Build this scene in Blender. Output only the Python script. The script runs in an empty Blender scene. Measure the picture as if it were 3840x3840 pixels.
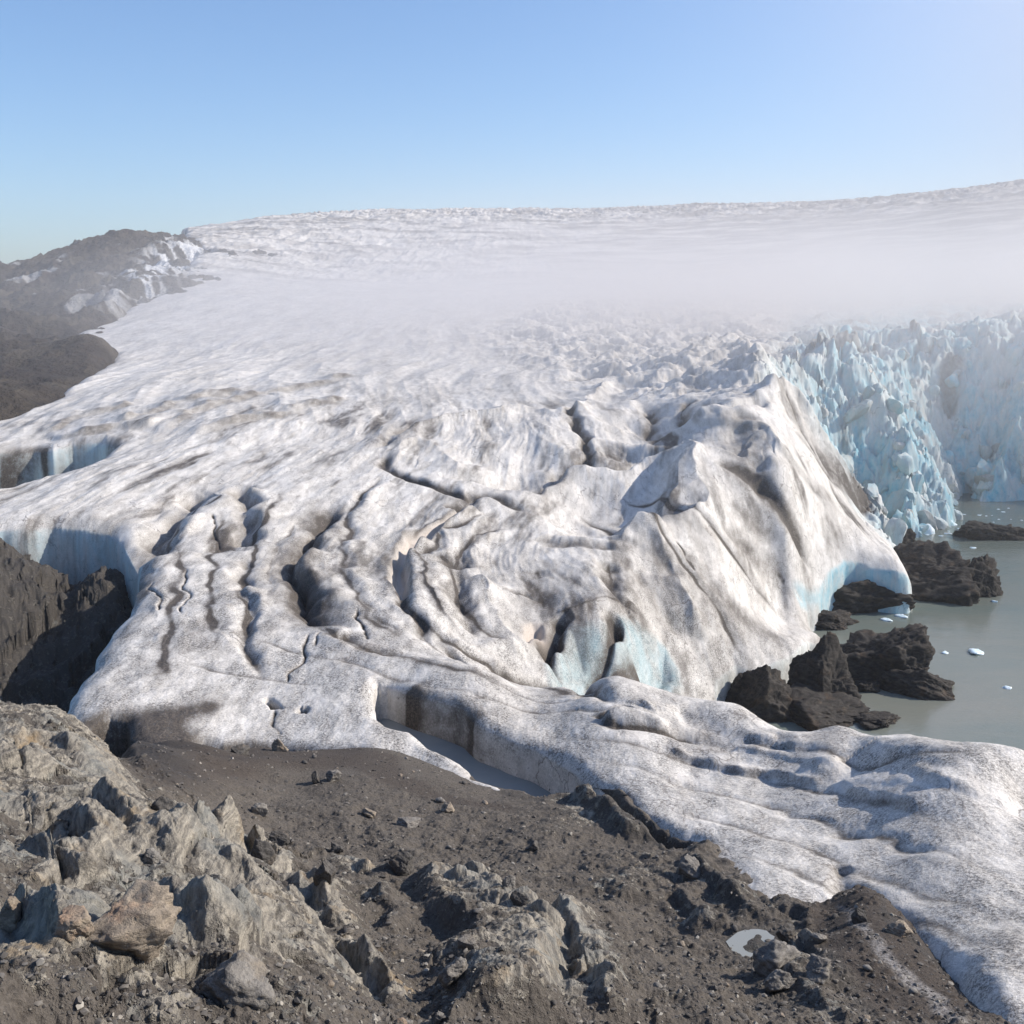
import bpy, bmesh, math, random
import numpy as np
Q = 1.0            # mesh density (1 = final)
rng = np.random.default_rng(7); random.seed(7)
f4 = np.float32
C = bpy.context.scene.collection

# ------------------------------------------------------------------ camera maths (photo pixels are 3840 x 3840)
H = 40.0; FOV = math.radians(50); F = 1920 / math.tan(FOV / 2); PITCH = math.radians(11.1)
cp, sp = math.cos(PITCH), math.sin(PITCH)
def px(u, v):
    """pixel -> azimuth (from +Y towards +X) and downward slope of its ray"""
    x = (u - 1920) / F; y = -(v - 1920) / F
    dx, dy, dz = x, cp + y * sp, -sp + y * cp
    h = math.hypot(dx, dy)
    return math.atan2(dx, dy), -dz / h
def az_of(u, r, z):
    a = (u - 1920) / F
    for _ in range(4):
        depth = r * math.cos(a) * cp + (H - z) * sp
        a = math.asin(max(-.99, min(.99, (u - 1920) / F * depth / r)))
    return a
TS = {'1': (0, 2500, 1400/1932), '2': (1300, 2500, 1340/1932), '3': (2500, 2500, 1340/1932), '4': (0, 1500, 1300/1932),
      '5': (1300, 1500, 1300/1932), '6': (2540, 1500, 1300/1932), '7': (0, 700, 1400/1932), '8': (2440, 600, 1400/1932), 's': (0, 0, 1.0), 'c': (1100, 1300, 2100/1932)}
def tp(t, pts):
    ox, oy, s = TS[t]
    return [(ox + x * s, oy + y * s) for x, y in pts]

# ------------------------------------------------------------------ noise
_perm = np.arange(256); np.random.default_rng(3).shuffle(_perm); _perm = np.concatenate([_perm] * 3).astype(np.int32)
_ang = np.linspace(0, 2 * np.pi, 256, endpoint=False).astype(f4); _gx = np.cos(_ang * 37); _gy = np.sin(_ang * 37)
def gn(x, y, seed=0):
    x = np.asarray(x, f4) + f4(seed * 17.31); y = np.asarray(y, f4) + f4(seed * 9.77)
    fx = np.floor(x); fy = np.floor(y); xf = x - fx; yf = y - fy
    xi = fx.astype(np.int32) & 255; yi = fy.astype(np.int32) & 255
    u = xf * xf * xf * (xf * (xf * 6 - 15) + 10); v = yf * yf * yf * (yf * (yf * 6 - 15) + 10)
    def g(ix, iy, ax, ay):
        h = _perm[_perm[ix] + iy]
        return _gx[h] * ax + _gy[h] * ay
    a = g(xi, yi, xf, yf); b = g(xi + 1, yi, xf - 1, yf); c = g(xi, yi + 1, xf, yf - 1); d = g(xi + 1, yi + 1, xf - 1, yf - 1)
    return ((a + u * (b - a)) * (1 - v) + (c + u * (d - c)) * v) * f4(1.5)
def fbm(x, y, o=4, g=.5, l=2.03, seed=0):
    s = 0; amp = 1.0
    for i in range(o):
        s = s + amp * gn(x * l ** i, y * l ** i, seed + i * 3); amp *= g
    return s
def ridged(x, y, o=4, g=.5, l=2.03, seed=0):
    s = 0; amp = 1.0
    for i in range(o):
        n = 1 - np.abs(gn(x * l ** i, y * l ** i, seed + i * 3)) * 1.6
        s = s + amp * n; amp *= g
    return s
def billow(x, y, o=4, g=.5, l=2.03, seed=0):
    s = 0; amp = 1.0
    for i in range(o):
        s = s + amp * np.sqrt(np.abs(gn(x * l ** i, y * l ** i, seed + i * 3)) * 1.6 + .01); amp *= g
    return s
def voro(x, y, seed=0):
    """F1, F2-F1 and a random number of the cell"""
    x = np.asarray(x, f4); y = np.asarray(y, f4)
    fx = np.floor(x); fy = np.floor(y)
    f1 = np.full(x.shape, 9, f4); f2 = np.full(x.shape, 9, f4); cid = np.zeros(x.shape, f4); ox = np.zeros(x.shape, f4); oy = np.zeros(x.shape, f4)
    for i in (-1, 0, 1):
        for j in (-1, 0, 1):
            xi = (fx + i).astype(np.int32) & 255; yi = (fy + j).astype(np.int32) & 255
            h = _perm[_perm[(xi + seed * 13) & 255] + yi]; h2 = _perm[h + 71]
            ax = x - (fx + i + h / 255.0); ay = y - (fy + j + h2 / 255.0); d = np.hypot(ax, ay).astype(f4)
            n = d < f1
            f2 = np.where(n, f1, np.minimum(f2, d)); cid = np.where(n, _perm[h2 + 33] / 255.0, cid).astype(f4); f1 = np.where(n, d, f1); ox = np.where(n, ax, ox).astype(f4); oy = np.where(n, ay, oy).astype(f4)
    return f1, f2 - f1, cid, ox, oy
def ss(a, b, x):
    t = np.clip((x - a) / (b - a), 0, 1); return t * t * (3 - 2 * t)
def smax(a, b, k):
    h = np.clip(.5 + .5 * (a - b) / k, 0, 1); return b * (1 - h) + a * h + k * h * (1 - h)

# ------------------------------------------------------------------ smooth surfaces through control points
class Field:
    """thin plate spline of the ray slope over (azimuth, log distance)"""
    def __init__(s, pts, reg=1e-4):
        A, L, T = [], [], []
        for p in pts:
            if p[0] == 'z': _, u, r, z = p; a = az_of(u, r, z); t = (H - z) / r
            else: u, v, r = p; a, t = px(u, v)
            A.append(a); L.append(math.log(r)); T.append(t)
        s.c = np.array([np.array(A) * 3, L]).T; n = len(s.c)
        d = np.linalg.norm(s.c[:, None] - s.c[None], axis=2)
        K = np.where(d > 0, d * d * np.log(d + 1e-12), 0) + reg * np.eye(n)
        P = np.c_[np.ones(n), s.c]
        M = np.block([[K, P], [P.T, np.zeros((3, 3))]])
        w = np.linalg.solve(M, np.r_[T, 0, 0, 0]); s.w = w[:n]; s.b = w[n:]
    def t(s, a, r):
        x = (np.asarray(a) * 3).astype(f4); y = np.log(np.asarray(r)).astype(f4)
        o = (s.b[0] + s.b[1] * x + s.b[2] * y).astype(f4)
        for (cx, cy), w in zip(s.c, s.w):
            d2 = (x - f4(cx)) ** 2 + (y - f4(cy)) ** 2 + f4(1e-10)
            o += f4(w * .5) * d2 * np.log(d2)
        return o
    def z(s, a, r): return H - s.t(a, r) * r

def unproject(zfun, u, v, r0=9., r1=1600., n=1400):
    a, t = px(u, v)
    r = np.geomspace(r0, r1, n); z = zfun(np.full(n, a), r)
    d = (H - t * r) - z                      # ray height above the ground
    k = np.argmax(d < 0)
    if d[k] >= 0: k = n - 1
    if k == 0: rr = r[0]
    else: rr = r[k-1] + (r[k] - r[k-1]) * d[k-1] / (d[k-1] - d[k] + 1e-9)
    return rr * math.sin(a), rr * math.cos(a)
def at(zfun, pts, **k): return np.array([unproject(zfun, u, v, **k) for u, v in pts])

MAIN = Field([  # u, v, distance: main ice body
 (640,872,1100),(900,852,1350),(1230,815,1500),(1800,790,1500),(2600,774,1500),(3200,756,1500),(3840,687,1500),(4400,640,1500),
 (640,1000,1500),(1230,900,2100),(2600,850,2100),(3840,780,2100),(4400,740,2100),
 (800,1000,620),(1200,1000,740),(1800,1000,750),(2600,1000,750),(3500,960,750),(4300,940,750),
 (100,1250,400),(500,1190,420),(1200,1150,430),(1800,1150,420),(2600,1150,420),(3600,1150,420),(4300,1150,420),
 (0,1330,300),(500,1330,290),(1200,1300,300),(1800,1300,290),(2400,1300,280),(2900,1300,262),(3700,1300,255),(3700,1230,300),
 (300,1450,224),(0,1560,196),(-400,1600,190),(800,1500,190),(1300,1500,190),(1800,1500,192),(2400,1490,192),
 (0,1750,150),(-400,1750,150),(400,1720,147),(800,1700,148),(1300,1700,148),(1750,1700,150),(2150,1700,150),
 (0,1950,121),(-400,1950,121),(400,1950,118),(800,1900,122),(1300,1900,122),(1800,1880,127),(2150,1900,130),
 (0,2150,101),(400,2100,103),(1000,2100,103),(1500,2100,105),(1900,2150,105),
 (0,2350,84),(400,2300,86),(1000,2300,86),(1500,2300,86),(400,2500,74),(1000,2500,74),(1500,2480,75),
 (240,2660,67),(600,2700,64.5),(1000,2700,65),(1000,2790,61.5),(1500,2700,64),
 ('z',1000,50,13.2),('z',0,60,13.5),('z',1600,50,13),
 (2000,2350,93),(2300,2480,90),(2350,2100,112),(2500,2200,112),
 (2640,1960,126),(2760,1540,160),(2540,1700,150),(2900,1520,172),(2700,2300,113),(2800,2600,104.5),(3050,2590,106),
 (3110,2430,116),(3380,2140,144),(3410,2150,144.5),(3200,2100,145),(3050,2200,136),(3330,2190,141.5),(3250,1930,168),(3050,1700,166),(3010,1510,184),(2950,2000,136),(2930,2200,132),
 (3440,1990,187),(3560,1965,193),(3840,1885,213),(4300,1885,213),(3500,1700,204),(3750,1700,224),(4200,1700,224),(3600,1450,236),(4000,1450,240),
 (3200,1350,240),(3200,1600,192),(3300,1800,178),(3270,1900,176),
 ('z',3250,126,-4),('z',3500,150,-5),('z',3000,92,-6),('z',3200,105,-6),('z',3500,120,-6),('z',3500,160,-6),('z',3800,120,-6),('z',3800,190,-6),('z',4200,150,-6),('z',4200,195,-5),
 ('z',2700,90,-6),('z',2300,78,0),('z',2300,60,-6),('z',3000,70,-8),('z',3800,60,-8),('z',2000,75,8),
])
TONGUE = Field([
 (1400,2480,75),(1400,2700,64.5),(1400,2800,60.5),(1800,2500,73),(2000,2700,63.5),(2063,2826,58),(1700,2850,57.5),(1900,2960,53),(2000,3000,51),
 (2229,2944,53),(2400,3070,47.5),(2625,3160,44),(2729,3388,36.8),(2833,3492,34),(3124,3409,35.5),(3235,3339,37.5),(3471,3568,31.5),(3721,3840,26),(4100,3840,27),
 (2300,2540,73),(2480,2600,72.5),(2600,2628,72),(2790,2655,69),(2900,2720,64.5),(3124,2715,62.5),(3400,2765,58.5),(3679,2800,54),(3840,2828,52.8),(4300,2900,50),
 (2600,2850,57.5),(2900,2900,55.5),(3200,2900,52.8),(3000,3150,44),(3300,3200,41.5),(3700,3200,40),(3700,3450,33.5),(3840,3000,47.8),(4200,3200,42),
 ('z',1900,82,9.5),('z',2300,80,8.5),('z',2600,80,7.5),('z',2900,74,7),('z',3124,72,7),('z',3400,68,8),('z',3840,61,9.5),('z',4300,58,10),
 ('z',2600,92,-2),('z',3124,84,-3),('z',3840,72,-3),('z',4300,70,-2),
 ('z',2000,40,14.5),('z',2600,30,17),('z',3300,20,20),('z',1500,48,13),
])
def zG0(a, r): return smax(MAIN.z(a, r), np.where(r < 100, TONGUE.z(a, r), -12), 1.0)
GROUND = Field([
 (0,3840,13),(-500,3840,13),(600,3840,14.5),(1200,3840,16),(1900,3840,18),(2600,3840,21),(3300,3840,24.5),(3840,3900,25.5),(4300,3900,26),
 (0,3300,22),(-500,3300,22),(0,2900,35),(0,2760,42),(-500,2740,44),(250,2830,40),(400,3000,36),(560,3140,31.5),(500,3350,24),(900,3500,23),
 (600,2880,54),(780,2870,55.5),(1000,2850,57),(1400,2850,56.5),(1000,3000,50),(1000,3150,43),(1000,3300,35),(1600,3100,46),(1600,3300,37),(1600,3600,25.5),(1250,3650,22.5),
 (2060,3010,50.5),(2200,3100,46),(2200,3400,33.5),(2200,3700,24.5),(2700,3450,35),(2700,3700,26.5),(2780,3540,32.3),(3100,3700,27.2),(3124,3450,34.3),(3400,3700,27.8),
 (2540,3210,42.3),(3235,3346,37.2),(3471,3576,31.2),(3721,3845,25.75),(2729,3394,36.6),(2640,3180,43.1),(2900,3482,34.2),(2300,3000,50.2),(1700,2930,54),
 ('z',60,60,12),('z',300,60,12.5),('z',500,66,11),('z',1000,68,11),('z',1500,68,11.5),('z',2000,62,11),('z',2600,50,13),('z',3200,42,14.5),('z',3800,36,16),
 (100,2700,94),(100,2500,100),(100,2300,106),(100,2150,110),(0,2040,114),(-500,2020,115),(400,2300,105),(380,2180,109),(300,2600,97),(-500,2400,104),
 ('z',100,80,3),('z',-500,75,5),('z',1000,90,5),('z',1000,120,3),('z',2000,80,2),('z',2600,80,1),('z',3200,60,0),('z',3800,60,0),('z',2400,110,-3),('z',3300,100,-4),('z',4200,80,-3),
 ('z',100,122,12.3),('z',300,122,9.8),('z',-500,124,12.6),('z',100,135,11),('z',-500,135,11.5),('z',500,130,10),('z',3300,130,-5),
])
def zR0(a, r): return GROUND.z(a, r)

# ------------------------------------------------------------------ polar grids
class Grid:
    def __init__(s, a, r):
        s.a1, s.r1 = a, r
        s.r, s.a = np.meshgrid(r.astype(f4), a.astype(f4), indexing='ij')
        s.x = s.r * np.sin(s.a); s.y = s.r * np.cos(s.a)
        k = 9.0; lr = np.log(s.r)
        s.wx = s.x + s.r * .007 * fbm(s.a * k * 2.2, lr * k * 2.2, 3, .42, seed=11)
        s.wy = s.y + s.r * .007 * fbm(s.a * k * 2.2, lr * k * 2.2, 3, .42, seed=23)
        s.vx = s.x + s.r * .005 * fbm(s.a * 14, lr * 14, 2, .4, seed=13); s.vy = s.y + s.r * .005 * fbm(s.a * 14, lr * 14, 2, .4, seed=27)
    def window(s, P, m):
        rr = np.hypot(P[:, 0], P[:, 1]); aa = np.arctan2(P[:, 0], P[:, 1])
        lo, hi = rr.min() - m - .03 * rr.max(), rr.max() + m + .03 * rr.max(); da = (m / max(rr.min(), 1)) * 1.1 + .03
        i0, i1 = np.searchsorted(s.r1, [lo, hi]); j0, j1 = np.searchsorted(s.a1, [aa.min() - da, aa.max() + da])
        return slice(i0, max(i1, i0 + 1)), slice(j0, max(j1, j0 + 1))
def pl_dist(X, Y, P, closed=False):
    """distance, side (+ = left of the walk) and 0..1 run along a polyline"""
    n = len(P); seg = [(P[i], P[(i + 1) % n]) for i in range(n if closed else n - 1)]
    L = [np.linalg.norm(b - a) for a, b in seg]; tot = sum(L) + 1e-9
    D = np.full(X.shape, 1e9, f4); S = np.zeros(X.shape, f4); T = np.zeros(X.shape, f4); acc = 0
    for (a, b), l in zip(seg, L):
        dx, dy = (b - a) / (l * l + 1e-12)
        q = np.clip((X - a[0]) * dx + (Y - a[1]) * dy, 0, 1)
        ex = X - (a[0] + q * (b[0] - a[0])); ey = Y - (a[1] + q * (b[1] - a[1]))
        d = np.hypot(ex, ey); m = d < D
        D = np.where(m, d, D).astype(f4)
        S = np.where(m, (b[0] - a[0]) * ey - (b[1] - a[1]) * ex, S).astype(f4)
        T = np.where(m, (acc + q * l) / tot, T).astype(f4); acc += l
    return D, np.sign(S), T
def smooth_pl(P, k=2):
    P = np.asarray(P, float)
    for _ in range(k):
        if len(P) < 3: break
        A = P[:-1] * .75 + P[1:] * .25; B = P[:-1] * .25 + P[1:] * .75
        P = np.r_[P[:1], np.stack([A, B], 1).reshape(-1, 2), P[-1:]]
    return P
def inside(X, Y, P):
    c = np.zeros(X.shape, bool); n = len(P)
    for i in range(n):
        (x1, y1), (x2, y2) = P[i], P[(i + 1) % n]
        if y1 == y2: continue
        c ^= ((y1 > Y) != (y2 > Y)) & (X < (x2 - x1) * (Y - y1) / (y2 - y1) + x1)
    return c
def poly_sd(g, P, m, warp=True):
    w = g.window(P, m); X, Y = (g.vx[w], g.vy[w]) if warp else (g.x[w], g.y[w])
    D, _, _ = pl_dist(X, Y, P, True)
    return w, np.where(inside(X, Y, P), -D, D)          # negative inside

def line_feature(g, Z, masks, zfun, tile, pts, kind='v', w=1., h=-1., wl=None, taper=.12, sm=2, dw=None, **mk):
    P = smooth_pl(at(zfun, tp(tile, pts)), sm)
    if h < 0 and kind in 'vk':                          # grooves across the line of sight are shallow
        sg = np.diff(P, axis=0); md = (P[1:] + P[:-1]) / 2; md /= np.linalg.norm(md, axis=1)[:, None]
        al = np.abs((sg * md).sum(1)).sum() / (np.linalg.norm(sg, axis=1).sum() + 1e-9)
        far_ = np.clip((np.linalg.norm(P.mean(0)) - 60) / 60, 0, 1); h *= 1 - far_ * (1 - (.3 + .7 * al ** 2))
    wl = wl or 3 * w; m = max(w, wl) * 3.2
    sl = g.window(P, m); D, S, T = pl_dist(g.wx[sl], g.wy[sl], P)
    fade = ss(0, taper, T) * ss(0, taper, 1 - T) if taper > 0 else 1
    if kind == 'v': dz = h * np.exp(-(D / w) ** 2)
    elif kind == 'k': dz = h * np.exp(-D / w)
    elif kind == 'e':                                    # left side stands h above the right side
        left = np.where(S > 0, 1.0, 0.0); d = D * np.where(S > 0, 1, -1)
        dz = h * (ss(-w, w, d)) * np.exp(-np.maximum(d, 0) / wl)
    elif kind == 'b':                                    # ridge: broad on both sides, sharp crest
        dz = h * (1 - np.tanh(D / w)) 
    fade = fade * np.clip(.92 + .7 * gn(g.x[sl] / (4 * w + .6), g.y[sl] / (4 * w + .6), 77), .1, 1.6)
    Z[sl] += (dz * fade).astype(f4)
    for name, val in mk.items():
        if name == 'dirt' and val > .6 and w >= .3: masks[name][sl] = np.maximum(masks[name][sl], 1.3 * np.exp(-(D / .28) ** 2) * fade)
        ww = dw or w
        masks[name][sl] = np.maximum(masks[name][sl], val * np.exp(-(D / ww) ** 2) * fade)

def sideways(g, Z, amp, lam):
    dr = np.gradient(Z, axis=0) / np.gradient(g.r1)[:, None]; da = np.gradient(Z, axis=1) / (g.r * np.gradient(g.a1)[None, :])
    st = ss(.9, 2.5, np.hypot(dr, da)) * amp
    return st * fbm(g.y / lam / 2.5, Z / lam, 3, .5, seed=91), st * fbm(g.x / lam / 2.5, Z / lam, 3, .5, seed=95)
def build_grid_mesh(name, g, Z, keep, masks, mat, off=None):
    """keep: bool per vertex; a quad stays when any corner is kept"""
    nr, na = Z.shape
    q = keep[:-1, :-1] | keep[1:, :-1] | keep[:-1, 1:] | keep[1:, 1:]
    idx = np.arange(nr * na).reshape(nr, na)
    quads = np.stack([idx[:-1, :-1][q], idx[:-1, 1:][q], idx[1:, 1:][q], idx[1:, :-1][q]], 1)
    used = np.zeros(nr * na, bool); used[quads.ravel()] = True
    new = np.cumsum(used) - 1; quads = new[quads]
    gx, gy = (g.x, g.y) if off is None else (g.x + off[0], g.y + off[1])
    co = np.stack([gx.ravel(), gy.ravel(), Z.ravel()], 1)[used].astype(f4)
    me = bpy.data.meshes.new(name)
    me.vertices.add(len(co)); me.vertices.foreach_set('co', co.ravel())
    me.loops.add(quads.size); me.loops.foreach_set('vertex_index', quads.ravel().astype(np.int32))
    me.polygons.add(len(quads)); me.polygons.foreach_set('loop_start', np.arange(0, quads.size, 4, dtype=np.int32))
    me.update(calc_edges=True)
    for k, v in masks.items():
        at_ = me.attributes.new(k, 'FLOAT', 'POINT'); at_.data.foreach_set('value', np.ascontiguousarray(v.ravel()[used], f4))
    me.shade_smooth(); me.materials.append(mat)
    o = bpy.data.objects.new(name, me); C.objects.link(o)
    return o

# ------------------------------------------------------------------ material helpers
class NT:
    def __init__(s, name):
        s.m = bpy.data.materials.new(name); s.m.use_nodes = True; s.t = s.m.node_tree; s.t.nodes.clear()
        s.out = s.n('ShaderNodeOutputMaterial')
        s.pos = s.n('ShaderNodeNewGeometry').outputs['Position']
    def n(s, k, **p):
        x = s.t.nodes.new(k)
        for a, b in p.items(): setattr(x, a, b)
        return x
    def l(s, a, b): s.t.links.new(a, b)
    def put(s, sock, v):
        if hasattr(v, 'is_linked') or isinstance(v, bpy.types.NodeSocket): s.l(v, sock)
        else: sock.default_value = v
    def attr(s, name): return s.n('ShaderNodeAttribute', attribute_name=name).outputs['Fac']
    def math(s, op, a, b=0., clamp=False):
        x = s.n('ShaderNodeMath', operation=op, use_clamp=clamp); s.put(x.inputs[0], a); s.put(x.inputs[1], b); return x.outputs[0]
    def scale(s, v, xyz):
        x = s.n('ShaderNodeVectorMath', operation='MULTIPLY'); s.put(x.inputs[0], v); x.inputs[1].default_value = xyz; return x.outputs[0]
    def noise(s, sc, det=4, rough=.55, vec=None, dist=0.):
        x = s.n('ShaderNodeTexNoise'); s.put(x.inputs['Vector'], vec if vec is not None else s.pos)
        x.inputs['Scale'].default_value = sc; x.inputs['Detail'].default_value = det; x.inputs['Roughness'].default_value = rough; x.inputs['Distortion'].default_value = dist
        return x.outputs['Fac']
    def voro(s, sc, vec=None, feat='F1', out='Distance', rnd=1.):
        x = s.n('ShaderNodeTexVoronoi', feature=feat); s.put(x.inputs['Vector'], vec if vec is not None else s.pos)
        x.inputs['Scale'].default_value = sc; x.inputs['Randomness'].default_value = rnd
        return x.outputs[out]
    def ramp(s, f, stops):
        x = s.n('ShaderNodeValToRGB'); e = x.color_ramp.elements
        while len(e) < len(stops): e.new(.5)
        for el, (p, c) in zip(e, stops): el.position = p; el.color = (*c, 1) if not np.isscalar(c) else (c, c, c, 1)
        s.l(f, x.inputs[0]); return x.outputs[0]
    def mr(s, f, a, b, c=0., d=1.):
        x = s.n('ShaderNodeMapRange'); s.put(x.inputs[0], f)
        for i, v in enumerate((a, b, c, d)): x.inputs[i + 1].default_value = v
        return x.outputs[0]
    def mix(s, f, a, b, mode='MIX'):
        x = s.n('ShaderNodeMix', data_type='RGBA', blend_type=mode); s.put(x.inputs[0], f)
        for k, v in ((6, a), (7, b)):
            if isinstance(v, tuple): x.inputs[k].default_value = (*v, 1)
            else: s.l(v, x.inputs[k])
        return x.outputs[2]
    def bump(s, h, dist, strength=1., nrm=None):
        x = s.n('ShaderNodeBump'); x.inputs['Strength'].default_value = strength; x.inputs['Distance'].default_value = dist
        s.l(h, x.inputs['Height'])
        if nrm: s.l(nrm, x.inputs['Normal'])
        return x.outputs[0]
    def finish(s, col, rough=.8, nrm=None, spec=.3, **kw):
        b = s.n('ShaderNodeBsdfPrincipled'); s.put(b.inputs['Base Color'], (*col, 1) if isinstance(col, tuple) else col)
        s.put(b.inputs['Roughness'], rough); b.inputs['Specular IOR Level'].default_value = spec
        for k, v in kw.items(): s.put(b.inputs[k], v)
        if nrm: s.l(nrm, b.inputs['Normal'])
        s.l(b.outputs[0], s.out.inputs['Surface']); return s.m

def mat_ice():
    s = NT('glacier_ice')
    dirt, blue, grit = s.attr('dirt'), s.attr('blue'), s.attr('grit')
    yst = s.scale(s.pos, (1, .16, .5))
    big = s.noise(.22, 4, .6, yst); mid = s.noise(1.1, 5, .62, s.scale(s.pos, (1, .35, .8))); fine = s.noise(7.5, 4, .7); tiny = s.noise(26., 3, .7)
    c = s.mix(s.mr(mid, .35, .7), (.78, .742, .69), (.62, .585, .535))
    c = s.mix(s.mr(big, .45, .72, 0, .55), c, (.50, .465, .42))
    stv = s.noise(1.5, 6, .68, s.scale(s.pos, (1, .17, .32)), .6); st2 = s.noise(.45, 5, .65, s.scale(s.pos, (1, .3, .5)), .5)
    cf = s.math('MULTIPLY', s.mr(s.attr('calm'), 0, 1, 1., .3), s.mr(grit, .35, 1., 1., .15))
    c = s.mix(s.math('MULTIPLY', s.mr(stv, .5, .72, 0, .62), cf), c, (.27, .235, .20)); c = s.mix(s.math('MULTIPLY', s.mr(st2, .5, .72, 0, .42), s.mr(s.attr('calm'), 0, 1, 1., .4)), c, (.34, .295, .25))
    # grey grit sprinkled over the melting surface
    sp_ = s.math('MULTIPLY', s.mr(s.math('ADD', s.math('MULTIPLY', fine, .55), s.math('MULTIPLY', tiny, .45)), .42, .58), s.mr(s.math('ADD', s.math('MULTIPLY', mid, .5), s.math('MULTIPLY', s.noise(.35, 4, .6, s.scale(s.pos, (1, .6, 1))), .5)), .38, .6, .2, 1.1))
    c = s.mix(s.math('MULTIPLY', sp_, grit), c, (.085, .078, .072))
    # traced dirt, broken up by noise
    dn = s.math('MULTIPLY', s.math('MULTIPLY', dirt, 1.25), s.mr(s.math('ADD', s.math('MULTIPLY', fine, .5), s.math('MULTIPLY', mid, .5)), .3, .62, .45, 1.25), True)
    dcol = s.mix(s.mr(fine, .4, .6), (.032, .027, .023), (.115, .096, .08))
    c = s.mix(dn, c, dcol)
    cv = s.n('ShaderNodeVectorMath', operation='ADD'); s.l(s.scale(s.pos, (.42, .2, .2)), cv.inputs[0])
    cn = s.n('ShaderNodeTexNoise'); s.l(s.pos, cn.inputs[0]); cn.inputs['Scale'].default_value = .5; cn.inputs['Detail'].default_value = 4
    cs = s.n('ShaderNodeVectorMath', operation='SCALE'); s.l(cn.outputs['Color'], cs.inputs[0]); cs.inputs['Scale'].default_value = .9; s.l(cs.outputs[0], cv.inputs[1])
    crk = s.math('MULTIPLY', s.mr(s.voro(1., cv.outputs[0], 'DISTANCE_TO_EDGE'), .004, .018, 1., 0.), s.mr(s.noise(.16, 3, .6), .5, .6))
    c = s.mix(s.math('MULTIPLY', crk, .75), c, (.16, .14, .125))
    bcol = s.mix(s.mr(mid, .35, .65), (.13, .42, .52), (.37, .60, .66))
    flk = s.math('MULTIPLY', s.mr(s.noise(2.6, 4, .72, s.scale(s.pos, (1, .38, .7)), .8), .6, .7), s.mr(s.attr('calm'), 0, 1, .75, .35))
    c = s.mix(flk, c, (.15, .13, .115))
    blue = s.math('MULTIPLY', blue, s.mr(s.noise(.55, 5, .65, s.scale(s.pos, (1, 1, .35)), .7), .32, .62, .25, 1.))
    c = s.mix(s.math('MULTIPLY', blue, s.math('SUBTRACT', 1., dn)), c, bcol)
    tan = s.attr('tan')
    c = s.mix(tan, c, s.mix(mid, (.44, .37, .31), (.56, .48, .41)))
    n = s.bump(s.math('ADD', s.math('MULTIPLY', fine, .7), s.math('MULTIPLY', tiny, .4)), .09, .8)
    return s.finish(c, s.mr(fine, .3, .7, .5, .85), n, .25)

def mat_ground():
    s = NT('moraine_and_bedrock')
    rock, wet_shade, mud = s.attr('rock'), s.attr('wet_shade'), s.attr('mud')
    g1 = s.noise(1.3, 6, .65); g2 = s.noise(9., 5, .7); g3 = s.noise(34., 3, .7)
    # foliation of the bedrock: long thin bands, dipping
    rot = s.n('ShaderNodeMapping'); s.l(s.pos, rot.inputs[0]); rot.inputs['Rotation'].default_value = (.5, .35, .55); rot.inputs['Scale'].default_value = (3.2, .35, 2.2)
    wv = s.n('ShaderNodeVectorMath', operation='ADD'); s.l(rot.outputs[0], wv.inputs[0])
    nz = s.n('ShaderNodeTexNoise'); s.l(s.pos, nz.inputs[0]); nz.inputs['Scale'].default_value = .9; sc_ = s.n('ShaderNodeVectorMath', operation='SCALE'); s.l(nz.outputs['Color'], sc_.inputs[0]); sc_.inputs['Scale'].default_value = 1.6; s.l(sc_.outputs[0], wv.inputs[1])
    band = s.noise(2.2, 6, .68, wv.outputs[0])
    vor = s.voro(14.); vcol = s.voro(14., out='Color')
    gr = s.mix(s.mr(g2, .3, .7), (.046, .039, .033), (.15, .129, .107))
    gr = s.mix(s.mr(g1, .4, .7, 0, .6), gr, (.135, .118, .10))
    peb = s.math('MULTIPLY', s.mr(vor, .1, .36, 1., 0.), s.mr(s.noise(5., 3, .6), .5, .62))
    gr = s.mix(s.math('MULTIPLY', peb, .7), gr, s.mix(s.mr(vcol, .3, .9), (.09, .085, .08), (.36, .33, .29)))
    bare = s.ramp(band, [(.28, (.07, .063, .056)), (.42, (.165, .148, .125)), (.55, (.29, .26, .212)), (.7, (.44, .392, .318))])
    bare = s.mix(s.mr(s.noise(.75, 4, .6), .58, .74, 0, .6), bare, (.30, .20, .095))
    bare = s.mix(s.mr(s.noise(.5, 3, .6), .5, .66, 0, .5), bare, (.19, .205, .20))
    rk = s.math('ADD', rock, s.math('MULTIPLY', s.math('SUBTRACT', s.noise(2.1, 6, .7), .5), 3.0))
    rk = s.mr(rk, .42, .62)
    c = s.mix(rk, gr, bare)
    c = s.mix(mud, c, s.mix(s.mr(g2, .35, .65), (.050, .040, .033), (.092, .075, .062)))
    c = s.mix(s.math('MULTIPLY', s.attr('frost'), s.mr(g2, .4, .6, .2, 1.)), c, (.36, .34, .325))
    c = s.mix(s.math('MULTIPLY', wet_shade, .75), c, (.03, .027, .024))  # damp patches, and the painted shade of the left hollow
    hgt = s.math('ADD', s.math('MULTIPLY', band, s.mr(rk, 0, 1, .15, 1.1)), s.math('ADD', s.math('MULTIPLY', g2, .6), s.math('MULTIPLY', s.math('MULTIPLY', g3, .3), s.mr(rk, 0, 1, 1., .5))))
    hgt = s.math('ADD', hgt, s.math('MULTIPLY', s.math('MULTIPLY', peb, .5), s.mr(rk, 0, 1, 1., 0.)))
    n = s.bump(hgt, .16, .9)
    return s.finish(c, s.mr(wet_shade, 0, 1, .9, .55), n, .25)

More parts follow.
